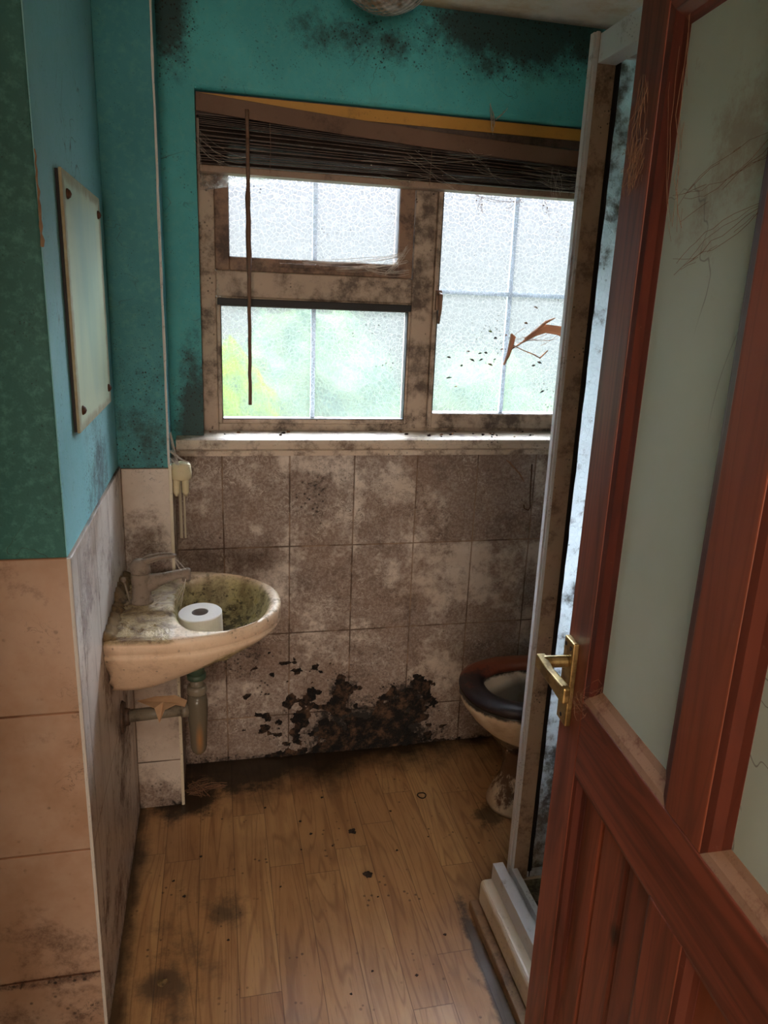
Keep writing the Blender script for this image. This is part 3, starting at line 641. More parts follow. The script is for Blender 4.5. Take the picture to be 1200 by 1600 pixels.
c = g.mix(g.ss(1.0 - g.vor(55), 0.80, 0.9)*g.ss(n1, 0.5, 0.6)*0.7, c, lin(50, 36, 28))
BAS = g.pbr(c, g.ss(n1, 0.4, 0.6)*0.3 + 0.25, g.bump(ledge*swirl*2.0 + n1*0.4 + inside*n2*0.6, 0.8, 0.003))
bs_ = thing('wash_basin', 'cream wall-hung wash basin crusted with brown grime under the mirror', 'wash basin', (0, BYC, RZ))
N = 72; XT = 0.151; HW = 0.222
def outline(ang, fx=1.0, fy=1.0, cx=-0.005):
    """distance from (cx,0) to the D shaped outline along ang"""
    dx_, dy_ = math.cos(ang), math.sin(ang); lo, hi = 0.0, 0.6
    x_end = XL + (XT-XL)*fx; xs = XL + 0.30*(x_end - XL); hw = HW*fy
    def inside_(t):
        x, y = cx + dx_*t, dy_*t
        if x < XL + 0.0005: return False
        if x < xs: return abs(y) < hw*(0.955+0.045*(x-XL)/max(xs-XL, 1e-4))
        q = (x - xs)/(x_end - xs)
        return q < 1 and abs(y) < hw*(1 - q**2.15)**(1/2.15)
    for _ in range(36):
        mid = (lo+hi)/2
        if inside_(mid): lo = mid
        else: hi = mid
    return cx + dx_*lo, dy_*lo
angs = [2*PI*k/N for k in range(N)]
def oring(fx, fy, z, cx=-0.005, inset=0.0):
    res = []
    for a in angs:
        x, y = outline(a, fx, fy, cx)
        if inset:
            l = math.hypot(x-cx, y); x = cx + (x-cx)*(1-inset/l); y = y*(1-inset/l)
        res.append((x, y, z))
    return res
def ering(rx, rR, ry, z, cx=0.0):
    res = []
    for a in angs:
        # flattened towards the tap ledge
        c_, s_ = math.cos(a), math.sin(a); x = cx + rR*c_; y = ry*s_*(1.0 if c_ > 0 else (1 - 0.0*c_))
        if c_ < 0: x = cx - rx*0.90*abs(c_)**0.62; y = ry*math.copysign(abs(s_)**0.80, s_)
        res.append((x, y, z))
    return res
rings = []
for u in (1.0, 0.85, 0.7, 0.55, 0.4, 0.25, 0.12, 0.04, 0.0):
    z = -0.040 - 0.112*u**0.75
    cxx = -0.005 - 0.12*u
    rings.append(oring(1 - 0.60*u**1.1, 1 - 0.30*u, z, cxx))
rings += [oring(1, 1, -0.034, inset=0.004), oring(1, 1, -0.031), oring(1, 1, -0.012, inset=-0.000), oring(1, 1, -0.004, inset=0.002), oring(1, 1, 0.0, inset=0.008)]
rings += [ering(*q) for q in ((.130, .130, .186, -.001), (.122, .122, .178, -.006), (.119, .114, .172, -.02), (.117, .098, .162, -.055), (.114, .072, .148, -.085), (.108, .045, .132, -.104), (.06, .025, .07, -.113), (.02, .02, .022, -.115))]
# lip at the wall side
bm = B(); loft(bm, rings, True, True)
obj('bowl', bm, BAS, bs_, smooth=True)
GRIME = dirty('caked_grime', (120, 98, 66), (56, 42, 30), 0.48, 0.95, 40)
random.seed(14); bm = B()
R_ = []
for i in range(40):
    y = -0.205 + 0.41*i/39; h = 0.006 + 0.010*abs(math.sin(i*0.9)) * random.uniform(0.6, 1.3) + (0.016 if 0 < y < 0.14 else 0); w = 0.020 + random.uniform(0, 0.014)
    R_.append([(XL+0.0008, y, -0.003), (XL+w, y, -0.003), (XL+w*0.75, y, h*0.5), (XL+w*0.3, y, h*0.9), (XL+0.0008, y, h)])
loft(bm, R_); obj('grime_crust', bm, GRIME, bs_, smooth=True, label='brown crust of caked grime along the wall')
random.seed(15); bm = B()
nx, ny = 26, 44; grid = []
for i in range(nx+1):
    row = []
    for j in range(ny+1):
        x = XL+0.012 + 0.118*i/nx; y = -0.200+0.40*j/ny
        e_ = min(1, 6*min(i/nx, 1-i/nx))*min(1, 8*min(j/ny, 1-j/ny))
        h = 0.0035*math.sin(x*90+2*math.sin(y*40))*math.sin(y*70+3*math.sin(x*60)) + 0.0015*random.uniform(-1, 1) - 0.0005
        row.append(bm.verts.new((x, y, -0.002 + h*e_ - 0.004*(1-e_))))
    grid.append(row)
for i in range(nx):
    for j in range(ny): bm.faces.new((grid[i][j], grid[i+1][j], grid[i+1][j+1], grid[i][j+1]))
obj('ledge_grime', bm, BAS, bs_, smooth=True, label='lumpy dried residue on the tap ledge')

# tap
DUST = dirty('dust_caked_metal', (138, 124, 110), (92, 78, 66), 0.48, 0.85, 40, 0.3, 0.15)
tp_ = thing('basin_tap', 'dust caked single lever mixer tap on the basin ledge', 'tap', (-0.190, BYC+0.01, RZ-0.0005))
def tobj(name, bm, mat=DUST, **kw): return obj(name, bm, mat, tp_, smooth=True, **kw)
bm = B(); lathe(bm, [(0.0275, 0), (0.0275, 0.006), (0.0235, 0.010), (0.0225, 0.045), (0.0235, 0.068), (0.0225, 0.074), (0.0225, 0.076)], (0, 0, 0)); tobj('tap_body', bm)
bm = B()
def ovring(p, w, h, tilt=0.0):
    return [(p[0] - math.sin(tilt)*h*math.sin(2*PI*k/16), p[1] + w*math.cos(2*PI*k/16), p[2] + math.cos(tilt)*h*math.sin(2*PI*k/16)) for k in range(16)]
loft(bm, [ovring((0.0, 0, 0.042), 0.018, 0.030), ovring((0.025, 0, 0.050), 0.016, 0.022), ovring((0.055, 0, 0.060), 0.0145, 0.015), ovring((0.090, 0, 0.070), 0.013, 0.011), ovring((0.113, 0, 0.074), 0.0135, 0.0115), ovring((0.119, 0, 0.073), 0.011, 0.009)])
spo = tobj('spout', bm)
bm = B(); lathe(bm, [(0.010, 0.052), (0.011, 0.062), (0.011, 0.07)], (0.108, 0, 0)); obj('aerator', bm, DUST, spo, smooth=True)
bm = B(); lathe(bm, [(0.0225, 0.077), (0.0245, 0.082), (0.023, 0.100), (0.016, 0.110), (0.004, 0.113)], (0, 0, 0)); tobj('lever_cap', bm)
bm = B()
pl_ = [(-0.004, 0.0, 0.104), (0.018, 0.013, 0.112), (0.045, 0.011, 0.119), (0.072, 0.008, 0.120), (0.084, 0, 0.119), (0.072, -0.008, 0.120), (0.045, -0.011, 0.119), (0.018, -0.013, 0.112), (-0.004, 0.0, 0.104)]
tube(bm, pl_, [0.006, 0.006, 0.0045, 0.004, 0.004, 0.004, 0.0045, 0.006, 0.006], 10)
loft(bm, [ovring((-0.015, 0, 0.100), 0.010, 0.006), ovring((0.012, 0, 0.103), 0.014, 0.006), ovring((0.045, 0, 0.112), 0.011, 0.004), ovring((0.082, 0, 0.1165), 0.007, 0.003)]); tobj('lever', bm)
bm = B(); tube(bm, [(-0.026, -0.012, 0.0), (-0.034, -0.014, 0.045), (-0.038, -0.014, 0.062)], 0.0025, 8); bmesh.ops.create_icosphere(bm, subdivisions=2, radius=0.007, matrix=Matrix.Translation((-0.039, -0.014, 0.066))); tobj('waste_rod', bm)
web('cobweb', 'fine cobweb strands stretched between tap lever and spout', [((-0.105, BYC+.005, 0.895), (-0.075, BYC+.005, 0.858)), ((-0.11, BYC+.005, 0.893), (-0.09, BYC+.005, 0.855))], 3, 0.003, 0.004, 0.0004, seed=31)
web('cobweb', 'fine pale cobweb hanging from the spout end into the bowl', [((-0.08, BYC, 0.842), (-0.10, BYC-0.02, 0.775)), ((-0.085, BYC, 0.84), (-0.11, BYC, 0.78))], 3, 0.004, 0.004, 0.0004, seed=32)

# toilet roll
rl = thing('toilet_roll', 'white toilet paper roll standing on end in the basin bowl', 'toilet roll', (-0.046, 1.732, 0.6755))
rl.rotation_euler = (math.radians(3), math.radians(-2), 0)
g = G('toilet_paper'); PAP = g.pbr(lin(238, 234, 230), 0.9, g.bump(g.vor(160), 0.25, 0.0008))
bm = B(); n_ = 48
rr_ = 0.0525; lathe(bm, [(0.020, 0.0), (rr_-0.002, 0.0), (rr_, 0.002), (rr_, 0.097), (rr_-0.002, 0.099), (0.0205, 0.0995), (0.020, 0.099), (0.020, 0.0)], (0, 0, 0), n_, False, False)
obj('paper', bm, PAP, rl, smooth=False, bevel=0)
bm = B(); lathe(bm, [(0.0197, 0.001), (0.0197, 0.0985), (0.0185, 0.0985), (0.0185, 0.001), (0.0197, 0.001)], (0, 0, 0), 32, False, False)
g = G('grey_card'); obj('cardboard_core', bm, g.pbr(lin(132, 128, 128), 0.9), rl, smooth=True)
bm = B(); R_ = []
for k in range(9):
    a = math.radians(-100 + 4.5*k); r2_ = rr_+0.0008 + (0.0012 if k > 6 else 0)
    R_.append([(r2_*math.cos(a), r2_*math.sin(a), 0.0), ((r2_+.0006)*math.cos(a), (r2_+.0006)*math.sin(a), 0.0), ((r2_+.0006)*math.cos(a), (r2_+.0006)*math.sin(a), 0.088-0.002*k), (r2_*math.cos(a), r2_*math.sin(a), 0.088-0.002*k)])
loft(bm, R_); obj('loose_end', bm, PAP, rl)

# bottle trap
tr_ = thing('bottle_trap', 'grey plastic bottle trap and waste pipe under the basin', 'waste trap', (-0.065, BYC, 0.345))
def trobj(name, bm, mat, **kw):
    for v_ in bm.verts: v_.co -= Vector((-0.065, BYC, 0.345))
    return obj(name, bm, mat, tr_, smooth=True, **kw)
GRN = dirty('verdigris_tail', (70, 92, 76), (40, 40, 34), 0.5, 0.5, 30)
GRY = dirty('grimy_grey_plastic', (124, 116, 100), (62, 52, 44), 0.5, 0.4, 22)
tcx = -0.065
bm = B(); lathe(bm, [(0.021, 0.575), (0.021, 0.632)], (tcx, BYC, 0), 20); lathe(bm, [(0.024, 0.566), (0.0245, 0.572), (0.0245, 0.578), (0.021, 0.582)], (tcx, BYC, 0), 20); trobj('waste_tail', bm, GRN)
bm = B(); lathe(bm, [(0.017, 0.535), (0.017, 0.568)], (tcx, BYC, 0), 20); trobj('tail_pipe', bm, GRY)
bm = B(); lathe(bm, [(0.018, 0.546), (0.024, 0.544), (0.0255, 0.538), (0.0255, 0.528), (0.023, 0.522)], (tcx, BYC, 0), 20); trobj('collar_nut', bm, GRY)
g = G('cloudy_trap_plastic'); c = g.mix(g.blob(g.x, 0.004, 0.012, g.z, 0.05, 0.06)*0.9, lin(116, 108, 92), lin(176, 124, 72)); TRP = g.pbr(c, 0.25, None, Transmission_Weight=0.25)
bm = B(); lathe(bm, [(0.003, 0.343), (0.012, 0.346), (0.018, 0.353), (0.0215, 0.366), (0.0235, 0.42), (0.0265, 0.47), (0.0265, 0.50), (0.023, 0.522)], (tcx, BYC, 0), 28); trobj('bottle', bm, TRP)
bm = B(); tube(bm, [(tcx-0.020, BYC, 0.478), (XL+0.004, BYC, 0.470)], 0.0165, 16); tube(bm, [(tcx-0.022, BYC, 0.478), (tcx-0.042, BYC, 0.477)], 0.0205, 16); trobj('outlet_pipe', bm, GRY)
bm = B(); tube(bm, [(XL+0.0005, BYC, 0.468), (XL+0.008, BYC, 0.468)], [0.043, 0.038], 24); tube(bm, [(XL+0.008, BYC, 0.468), (XL+0.020, BYC, 0.468)], [0.024, 0.021], 20); trobj('wall_flange', bm, dirty('brown_flange', (92, 72, 58), (44, 32, 26), 0.45, 0.6, 30))
# scrap of paper lying over the waste pipe
random.seed(6); bm = B(); g = G('tan_paper'); TAN = g.pbr(g.mix(g.noise(30), lin(222, 188, 150), lin(186, 146, 110)), 0.85)
px = [(-0.215, 0.02), (-0.17, -0.022), (-0.158, -0.045), (-0.145, -0.028), (-0.118, -0.014), (-0.095, -0.022), (-0.090, 0.0), (-0.12, 0.03), (-0.17, 0.035)]
zt = [0.508, 0.503, 0.470, 0.498, 0.505, 0.500, 0.508, 0.512, 0.510]
vs1 = [bm.verts.new((x, BYC-0.01+y*0.8, z)) for (x, y), z in zip(px, zt)]; vc = bm.verts.new((-0.15, BYC, 0.5035))
for i in range(len(vs1)): bm.faces.new((vs1[i], vs1[(i+1) % len(vs1)], vc))
o = obj('paper_scrap', bm, TAN, label='torn tan paper scrap draped over the basin waste pipe', cat='paper scrap'); sd = o.modifiers.new('t', 'SOLIDIFY'); sd.thickness = 0.001

# ------------------------------------------------------------------ toilet
g = G('stained_toilet_ceramic')
n1 = g.noise(14, 6, 0.7); c = g.mix(g.ss(n1, 0.45, 0.68)*0.4, lin(228, 210, 184), lin(170, 130, 92))
rs = g.ss(g.noise(10, 6, 0.75, g.scl(1, 1, 0.6)) + g.blob(g.x, 0.15, 0.10, g.z, 0.18, 0.16)*0.35, 0.60, 0.70)
c = g.mix(rs*0.85, c, lin(74, 36, 22))
c = g.mix(g.ss(g.z + (g.noise(24, 5, 0.7)-0.5)*0.03, 0.382, 0.392)*0.95, c, lin(30, 24, 20))
ins = g.ss(g.blob(g.x, 0.235, 0.185, g.y, 0.0, 0.122), 0.02, 0.10)*(1.0 - g.ss(g.z, 0.378, 0.394))*g.ss(g.z, 0.20, 0.22)
c = g.mix(ins*0.8, c, lin(58, 42, 34))
PAN = g.pbr(c, 0.22)
TY = 1.882
tl_ = thing('toilet', 'cream toilet pan with a dark seat beside the shower post', 'toilet', (0.70, TY, 0))
TN_ = 56
def egg(x0, x1, hw, z, p=2.2):
    res = []; cx = x0 + (x1-x0)*0.46
    for k in range(TN_):
        a = 2*PI*k/TN_; c_, s_ = math.cos(a), math.sin(a)
        rx = (x1-cx) if c_ > 0 else (cx-x0)
        res.append((cx + rx*math.copysign(abs(c_)**(2/p), c_), hw*math.copysign(abs(s_)**(2/p), s_), z))
    return res
rings = [egg(0.112, 0.46, 0.105, 0.0), egg(0.112, 0.46, 0.105, 0.012), egg(0.125, 0.45, 0.092, 0.05), egg(0.150, 0.44, 0.080, 0.10), egg(0.160, 0.45, 0.078, 0.16), egg(0.140, 0.47, 0.095, 0.21), egg(0.090, 0.49, 0.130, 0.27), egg(0.040, 0.50, 0.158, 0.32), egg(0.010, 0.505, 0.174, 0.36), egg(0.0, 0.51, 0.180, 0.385), egg(0.002, 0.508, 0.178, 0.395), egg(0.012, 0.50, 0.168, 0.399),
         egg(0.050, 0.42, 0.128, 0.397), egg(0.058, 0.41, 0.120, 0.385), egg(0.075, 0.39, 0.105, 0.33), egg(0.12, 0.36, 0.075, 0.26), egg(0.16, 0.32, 0.045, 0.21)]
bm = B(); loft(bm, rings); obj('pan', bm, PAN, tl_, smooth=True)
g = G('dark_mouldy_seat')
c = g.mix(g.ss(g.noise(20, 6, 0.7) + g.ss(g.y, 0.02, 0.16)*0.5, 0.55, 0.85), lin(44, 34, 38), lin(128, 64, 40))
SEAT = g.pbr(c, 0.38, g.bump(g.noise(60, 4), 0.2, 0.001))
rings = [egg(0.006, 0.455, 0.176, 0.400), egg(-0.002, 0.460, 0.182, 0.408), egg(0.0, 0.458, 0.180, 0.420), egg(0.016, 0.45, 0.166, 0.428), egg(0.055, 0.41, 0.128, 0.427), egg(0.072, 0.39, 0.112, 0.418), egg(0.074, 0.388, 0.110, 0.405), egg(0.070, 0.392, 0.114, 0.400), egg(0.006, 0.455, 0.176, 0.400)]
bm = B(); loft(bm, rings, False, False); obj('seat', bm, SEAT, tl_, smooth=True, label='dark brown toilet seat with reddish far edge')
bm = B(); bx(bm, 0.50, 0.70, -0.20, 0.20, 0.36, 0.74); obj('cistern', bm, PAN, tl_, bevel=0.02)
bm = B(); bx(bm, 0.49, 0.705, -0.21, 0.21, 0.74, 0.765); obj('cistern_lid', bm, WHITEP, tl_, bevel=0.008)
bm = B(); bx(bm, 0.40, 0.56, -0.09, 0.09, 0.0, 0.39); obj('pan_back', bm, PAN, tl_, bevel=0.02)
WTR = G('dark_pan_water'); bm = B(); loft(bm, [egg(0.100, 0.37, 0.090, 0.288), egg(0.100, 0.37, 0.090, 0.295)]); obj('water', bm, WTR.pbr(lin(16, 10, 8), 0.1), tl_)

# ------------------------------------------------------------------ shower tray and enclosure
TRAYM = dirty('scummy_shower_tray', (216, 200, 176), (150, 120, 92), 0.54, 0.35, 12, 0.4)
PLINTH = dirty('grimy_plinth', (150, 118, 88), (84, 62, 46), 0.5, 0.6, 14, 0.4)
ALU = dirty('dulled_white_aluminium', (206, 204, 204), (120, 100, 84), 0.55, 0.4, 24, 0.6)
BRN = dirty('brown_stained_profile', (168, 142, 116), (92, 66, 48), 0.46, 0.6, 16, 0.9)
BLK = dirty('black_mould_seal', (30, 22, 18), (14, 10, 9), 0.5, 0.9, 20)
TRY0, TRY1 = 0.62, 1.484
ty = thing('shower_tray', 'cream shower tray with a grimy plinth behind the open door', 'shower tray', (0.615, TRY1, 0))
bm = B(); bx(bm, 0.615, 0.640, TRY0, TRY1+0.006, 0.0, 0.028)
for v_ in bm.verts: v_.co -= Vector((0.615, TRY1, 0))
obj('plinth', bm, PLINTH, ty, bevel=0.004)
bm = B(); r_ = 0.014
bx(bm, 0.636, XR-0.008, TRY0, TRY1, 0.028, 0.098)
for v_ in bm.verts: v_.co -= Vector((0.615, TRY1, 0))
obj('tray_rim', bm, TRAYM, ty, bevel=0.012, seg=4)
SCUM = dirty('mouldy_tray_floor', (150, 138, 108), (22, 16, 12), 0.40, 0.6, 22, 0.9)
bm = B(); bx(bm, 0.742, XR-0.05, TRY0+0.05, TRY1-0.03, 0.0985, 0.101)
for v_ in bm.verts: v_.co -= Vector((0.615, TRY1, 0))
obj('tray_floor', bm, SCUM, ty)
sh = thing('shower_enclosure', 'grubby framed shower enclosure with a mottled glass end panel', 'shower enclosure', (0.72, 1.48, 0.1))
def sobj(name, bm, mat, **kw):
    for v_ in bm.verts: v_.co -= Vector((0.72, 1.48, 0.1))
    return obj(name, bm, mat, sh, **kw)
# threshold: outer rail, channel, inner rail
bm = B(); bx(bm, 0.666, 0.694, TRY0+0.01, 1.478, 0.098, 0.146); bx(bm, 0.694, 0.712, TRY0+0.01, 1.462, 0.098, 0.118); bx(bm, 0.712, 0.728, TRY0+0.01, 1.462, 0.098, 0.136)
sobj('threshold', bm, ALU, bevel=0.0015, label='pale grooved threshold rail')
bm = B(); bx(bm, 0.719, 0.757, 1.462, 1.492, 0.098, 2.020); sobj('post', bm, BRN, bevel=0.0012)
bm = B(); bx(bm, 0.712, 0.7195, 1.463, 1.490, 0.098, 2.022); bx(bm, 0.709, 0.7125, 1.470, 1.484, 0.098, 2.022); sobj('edge_strip', bm, ALU, bevel=0.0008, label='pale aluminium strip on the post edge')
bm = B(); tube(bm, [(0.758+0.007, 1.474, 0.100 + 1.90*i/60) for i in range(61)], [0.0085 + 0.0010*math.sin(i*1.7)*math.sin(i*0.6) for i in range(61)], 8); sobj('seal', bm, BLK, label='black mouldy rubber seal')
bm = B(); bx(bm, 0.719, 0.757, TRY0, 1.462, 1.968, 2.018); sobj('top_rail', bm, ALU, bevel=0.001)
bm = B(); bx(bm, 0.757, XR-0.008, 1.466, 1.490, 1.985, 2.015); sobj('panel_top_rail', bm, ALU, bevel=0.001)
bm = B(); bx(bm, 0.757, XR-0.008, 1.466, 1.490, 0.098, 0.116); sobj('panel_bottom_rail', bm, ALU, bevel=0.001)
SG = glassmat('mottled_shower_glass', (0.88, 0.93, 0.95, 1), 90, 0.12, 0.5, 0.52, (132, 118, 98), lambda g: (1.0 - g.ss(g.z, 0.0, 1.1))*0.10 + g.ss(g.z, 1.35, 1.8)*0.10, 0.35, 0.45)  # lower dirt tone also paints in the dimmer light from the wall behind
bm = B(); bx(bm, 0.768, XR-0.010, 1.476, 1.481, 0.114, 1.988); sobj('glass_panel', bm, SG)
for z in (0.42, 1.05, 1.88):
    bm = B(); lathe(bm, [(0.006, 0), (0.006, 0.001), (0.003, 0.0025)], (0, 0, 0), 12); bmesh.ops.rotate(bm, verts=bm.verts, cent=(0, 0, 0), matrix=Matrix.Rotation(PI/2, 3, 'X')); bmesh.ops.translate(bm, verts=bm.verts, vec=(0.738, 1.4618, z)); sobj('screw_cap', bm, BRN)

# ------------------------------------------------------------------ door
WDR = 0.686; DA = math.radians(4.7)
hx, hy = 0.497 - WDR*math.sin(DA), 0.912 - WDR*math.cos(DA)
dr = thing('door_1', kind='structure', loc=(hx, hy, 0.008), rz=PI/2 - DA)
DH = 1.972; T = 0.040
def dbox(name, c, mat, bev=0.002, par=None, **kw): return box(name, c, mat, par or dr, bevel=bev, **kw)
fs = WDR - 0.072
dbox('stile', (fs, WDR, -T, 0, 0, DH), WOODZ)
dbox('stile', (0, 0.072, -T, 0, 0, DH), WOODZ)
dbox('rail', (0.072, fs, -T, 0, 1.835, DH), WOODX); dbox('rail', (0.072, fs, -T, 0, 0.868, 0.985), WOODX); dbox('rail', (0.072, fs, -T, 0, 0, 0.22), WOODX)
mc = WDR - 0.3365; mh = 0.0355
dbox('muntin', (mc-mh, mc+mh, -T, 0, 0.985, 1.835), WOODZ); dbox('muntin', (mc-mh, mc+mh, -T, 0, 0.22, 0.868), WOODZ)
WOODM = wood('dark_red_pine_moulding', 'z', (92, 42, 30), (64, 26, 20), (108, 54, 38))
DUSTW = dirty('dust_laden_moulding', (150, 116, 92), (96, 52, 36), 0.50, 0.9, 30, 0.2)
def moulding(x0, x1, z0, z1, w=0.028, dp=0.013, rec=-0.014):
    """bevelled moulding: four mitred pieces falling from the face to the pane"""
    for nm, mt, quad in (('moulding', WOODM, ((x1, z0), (x1, z1), (x1-w, z1-w), (x1-w, z0+w))), ('moulding', WOODM, ((x0, z0), (x0, z1), (x0+w, z1-w), (x0+w, z0+w))),
                         ('moulding', WOODX, ((x0, z1), (x1, z1), (x1-w, z1-w), (x0+w, z1-w))), ('moulding', DUSTW, ((x0, z0), (x1, z0), (x1-w, z0+w), (x0+w, z0+w)))):
        (ax_, az), (bx__, bz), (cx_, cz), (dx_, dz) = quad; bm = B()
        m1_ = ((ax_*2+dx_)/3, (az*2+dz)/3); m2_ = ((bx__*2+cx_)/3, (bz*2+cz)/3)
        n1_ = ((ax_+dx_*2)/3, (az+dz*2)/3); n2_ = ((bx__+cx_*2)/3, (bz+cz*2)/3)
        A = [(ax_, -0.001, az), (m1_[0], -0.003, m1_[1]), (n1_[0], -0.010, n1_[1]), (dx_, rec+0.001, dz), (dx_, rec-0.006, dz), (ax_, rec-0.006, az)]
        Bb = [(bx__, -0.001, bz), (m2_[0], -0.003, m2_[1]), (n2_[0], -0.010, n2_[1]), (cx_, rec+0.001, cz), (cx_, rec-0.006, cz), (bx__, rec-0.006, bz)]
        loft(bm, [A, Bb]); obj(nm, bm, mt, dr)
GLD = None
g = G('frosted_door_glass')
n1 = g.noise(3, 5, 0.6); lines = (1.0 - g.ss((g.noise(3.0, 4, 0.6, None, 0.6) - 0.5).abs(), 0.0, 0.004))*g.ss(g.noise(3, 2, 0.5, g.scl(1, 1, 1, (3, 3, 3))), 0.46, 0.56)
br = g.ss(g.noise(9, 7, 0.75) + g.blob(g.x, 0.46, 0.16, g.z, 1.68, 0.20)*0.35, 0.66, 0.86)
c = g.mix(g.ss(n1, 0.35, 0.7), lin(232, 248, 236), lin(220, 240, 226)); c = g.mix(br*0.6, c, lin(160, 132, 98)); c = g.mix(lines*0.7, c, lin(70, 70, 56))
df = g.n('ShaderNodeBsdfDiffuse'); g.put(c, df.inputs[0]); tl2 = g.n('ShaderNodeBsdfTranslucent'); g.put(c, tl2.inputs[0]); gs = g.n('ShaderNodeBsdfGlossy'); gs.inputs['Roughness'].default_value = 0.5
m1 = g.n('ShaderNodeMixShader'); m1.inputs[0].default_value = 0.4; g.link(df.outputs[0], m1.inputs[1]); g.link(tl2.outputs[0], m1.inputs[2])
fz = g.n('ShaderNodeFresnel'); fz.inputs[0].default_value = 2.3; m2 = g.n('ShaderNodeMixShader'); g.link(fz.outputs[0], m2.inputs[0]); g.link(m1.outputs[0], m2.inputs[1]); g.link(gs.outputs[0], m2.inputs[2]); g.link(m2.outputs[0], g.out_n.inputs[0]); GLD = g.m
for x0, x1 in ((mc+mh, fs), (0.072, mc-mh)):
    moulding(x0, x1, 0.985, 1.835)
    dbox('glass_pane', (x0+0.004, x1-0.004, -0.020, -0.0135, 0.99, 1.83), GLD, 0)
    moulding(x0, x1, 0.22, 0.868, 0.020)
    nb_ = 3; w = (x1-x0-0.004)/nb_
    for i in range(nb_):
        bm = B(); a0 = x0+0.002+i*w; a1 = a0+w
        loft(bm, [[(a0, -0.026, z), (a0, -0.0185, z), (a0+0.006, -0.0140, z), (a1-0.006, -0.0140, z), (a1, -0.0185, z), (a1, -0.026, z)] for z in (0.225, 0.866)])
        obj('panel_board', bm, WOODZ, dr)
# handle
g = G('tarnished_brass'); BR = g.pbr(g.mix(g.ss(g.noise(30, 5, 0.7), 0.4, 0.65), lin(186, 162, 108), lin(126, 104, 64)), 0.32, None, Metallic=0.85)
hx_ = WDR - 0.024
hd = dbox('door_handle', (hx_-0.017, hx_+0.017, 0.0, 0.009, 0.925, 1.056), BR, 0.002)
bm = B()
tube(bm, [(hx_, 0.008, 1.022), (hx_, 0.044, 1.022)], 0.0088, 14)
loft(bm, [[(hx_+0.012, 0.038, 1.008), (hx_+0.012, 0.052, 1.008), (hx_+0.012, 0.052, 1.030), (hx_+0.012, 0.038, 1.030)], [(hx_-0.03, 0.040, 1.009), (hx_-0.03, 0.051, 1.009), (hx_-0.03, 0.051, 1.027), (hx_-0.03, 0.040, 1.027)], [(hx_-0.078, 0.036, 1.003), (hx_-0.078, 0.048, 1.003), (hx_-0.078, 0.048, 1.027), (hx_-0.078, 0.036, 1.027)], [(hx_-0.084, 0.036, 1.002), (hx_-0.084, 0.046, 1.002), (hx_-0.084, 0.046, 1.025), (hx_-0.084, 0.036, 1.025)]])
obj('lever', bm, BR, hd, bevel=0.0025)
for z in (0.936, 0.958, 1.046):
    for sx_ in ((0.0,) if z < 0.95 else (0.009,)) if z != 1.046 else (-0.009, 0.009):
        bm = B(); lathe(bm, [(0.0032, 0), (0.0032, 0.0008), (0.001, 0.0014)], (0, 0, 0), 10); bmesh.ops.rotate(bm, verts=bm.verts, cent=(0, 0, 0), matrix=Matrix.Rotation(-PI/2, 3, 'X')); bmesh.ops.translate(bm, verts=bm.verts, vec=(hx_+sx_, 0.0089, z)); obj('screw', bm, BLK, hd)

# ------------------------------------------------------------------ ceiling light
g = G('dirty_cut_glass')
pv = g.n('ShaderNodeMapping'); g.link(g.P, pv.inputs[0]); pv.inputs['Rotation'].default_value = (0, 0, PI/4); pv.inputs['Scale'].default_value = (1, 1, 0.6)
sp2 = g.n('ShaderNodeSeparateXYZ'); g.link(pv.outputs[0], sp2.inputs[0])
ck = V(g, sp2.outputs[0]).pingdist(0.016)*60 + V(g, sp2.outputs[1]).pingdist(0.016)*60
c = g.mix(g.ss(g.noise(14, 5, 0.7), 0.42, 0.62), lin(196, 184, 170), lin(140, 112, 84))
CG = g.pbr(c, 0.2, g.bump(ck, 1.0, 0.006), Transmission_Weight=0.25)
cl_ = thing('ceiling_light', 'dirty cut glass bowl ceiling light above the window wall', 'ceiling light', (0.415, 1.985, CE))
bm = B(); prof = [(0.004, -0.118)] + [(0.112*math.sin(t*PI/24), -0.118 + 0.082*(1-math.cos(t*PI/24))) for t in range(1, 13)] + [(0.116, -0.030), (0.112, -0.012)]
lathe(bm, prof, (0, 0, 0), 48); obj('glass_bowl', bm, CG, cl_, smooth=True)
bm = B(); lathe(bm, [(0.122, -0.016), (0.124, -0.008), (0.120, -0.0005)], (0, 0, 0), 40); obj('ceiling_rose', bm, WHITEP, cl_, smooth=True)

# ------------------------------------------------------------------ things on the floor
bm = B(); R_ = []
for k in range(28):
    a = 2*PI*k/28; R0 = 0.0135 + 0.0008*math.sin(3*a)
    R_.append((0.616 + R0*math.cos(a), 1.957 + R0*math.sin(a), 0.0018))
tube(bm, R_ + [R_[0]], 0.0018, 8, False)
obj('rubber_ring', bm, BLK, label='small thin black rubber ring lying on the laminate near the toilet', cat='ring')
lump('dirt_clod', (0.366, 1.829, 0), (0.011, 0.010, 0.004), DEB, 41, 'dark crumbled clod on the laminate, farther of the two in the middle', 'dirt clod', 'dirt clods on the floor', rough=0.45)
lump('dirt_clod', (0.379, 1.650, 0), (0.012, 0.010, 0.006), DEB, 42, 'dark round clod on the laminate, nearer of the two in the middle', 'dirt clod', 'dirt clods on the floor')
lump('dirt_clod', (0.600, 1.085, 0), (0.016, 0.020, 0.014), DEB, 43, 'dark dusty clod beside the shower plinth at the photo bottom', 'dirt clod', 'dirt clods on the floor')
lump('dirt_clod', (-0.150, 1.405, 0), (0.010, 0.010, 0.005), GRIME, 44, 'small grey lump within the stain near the left wall', 'dirt clod', 'dirt clods on the floor')
random.seed(77)
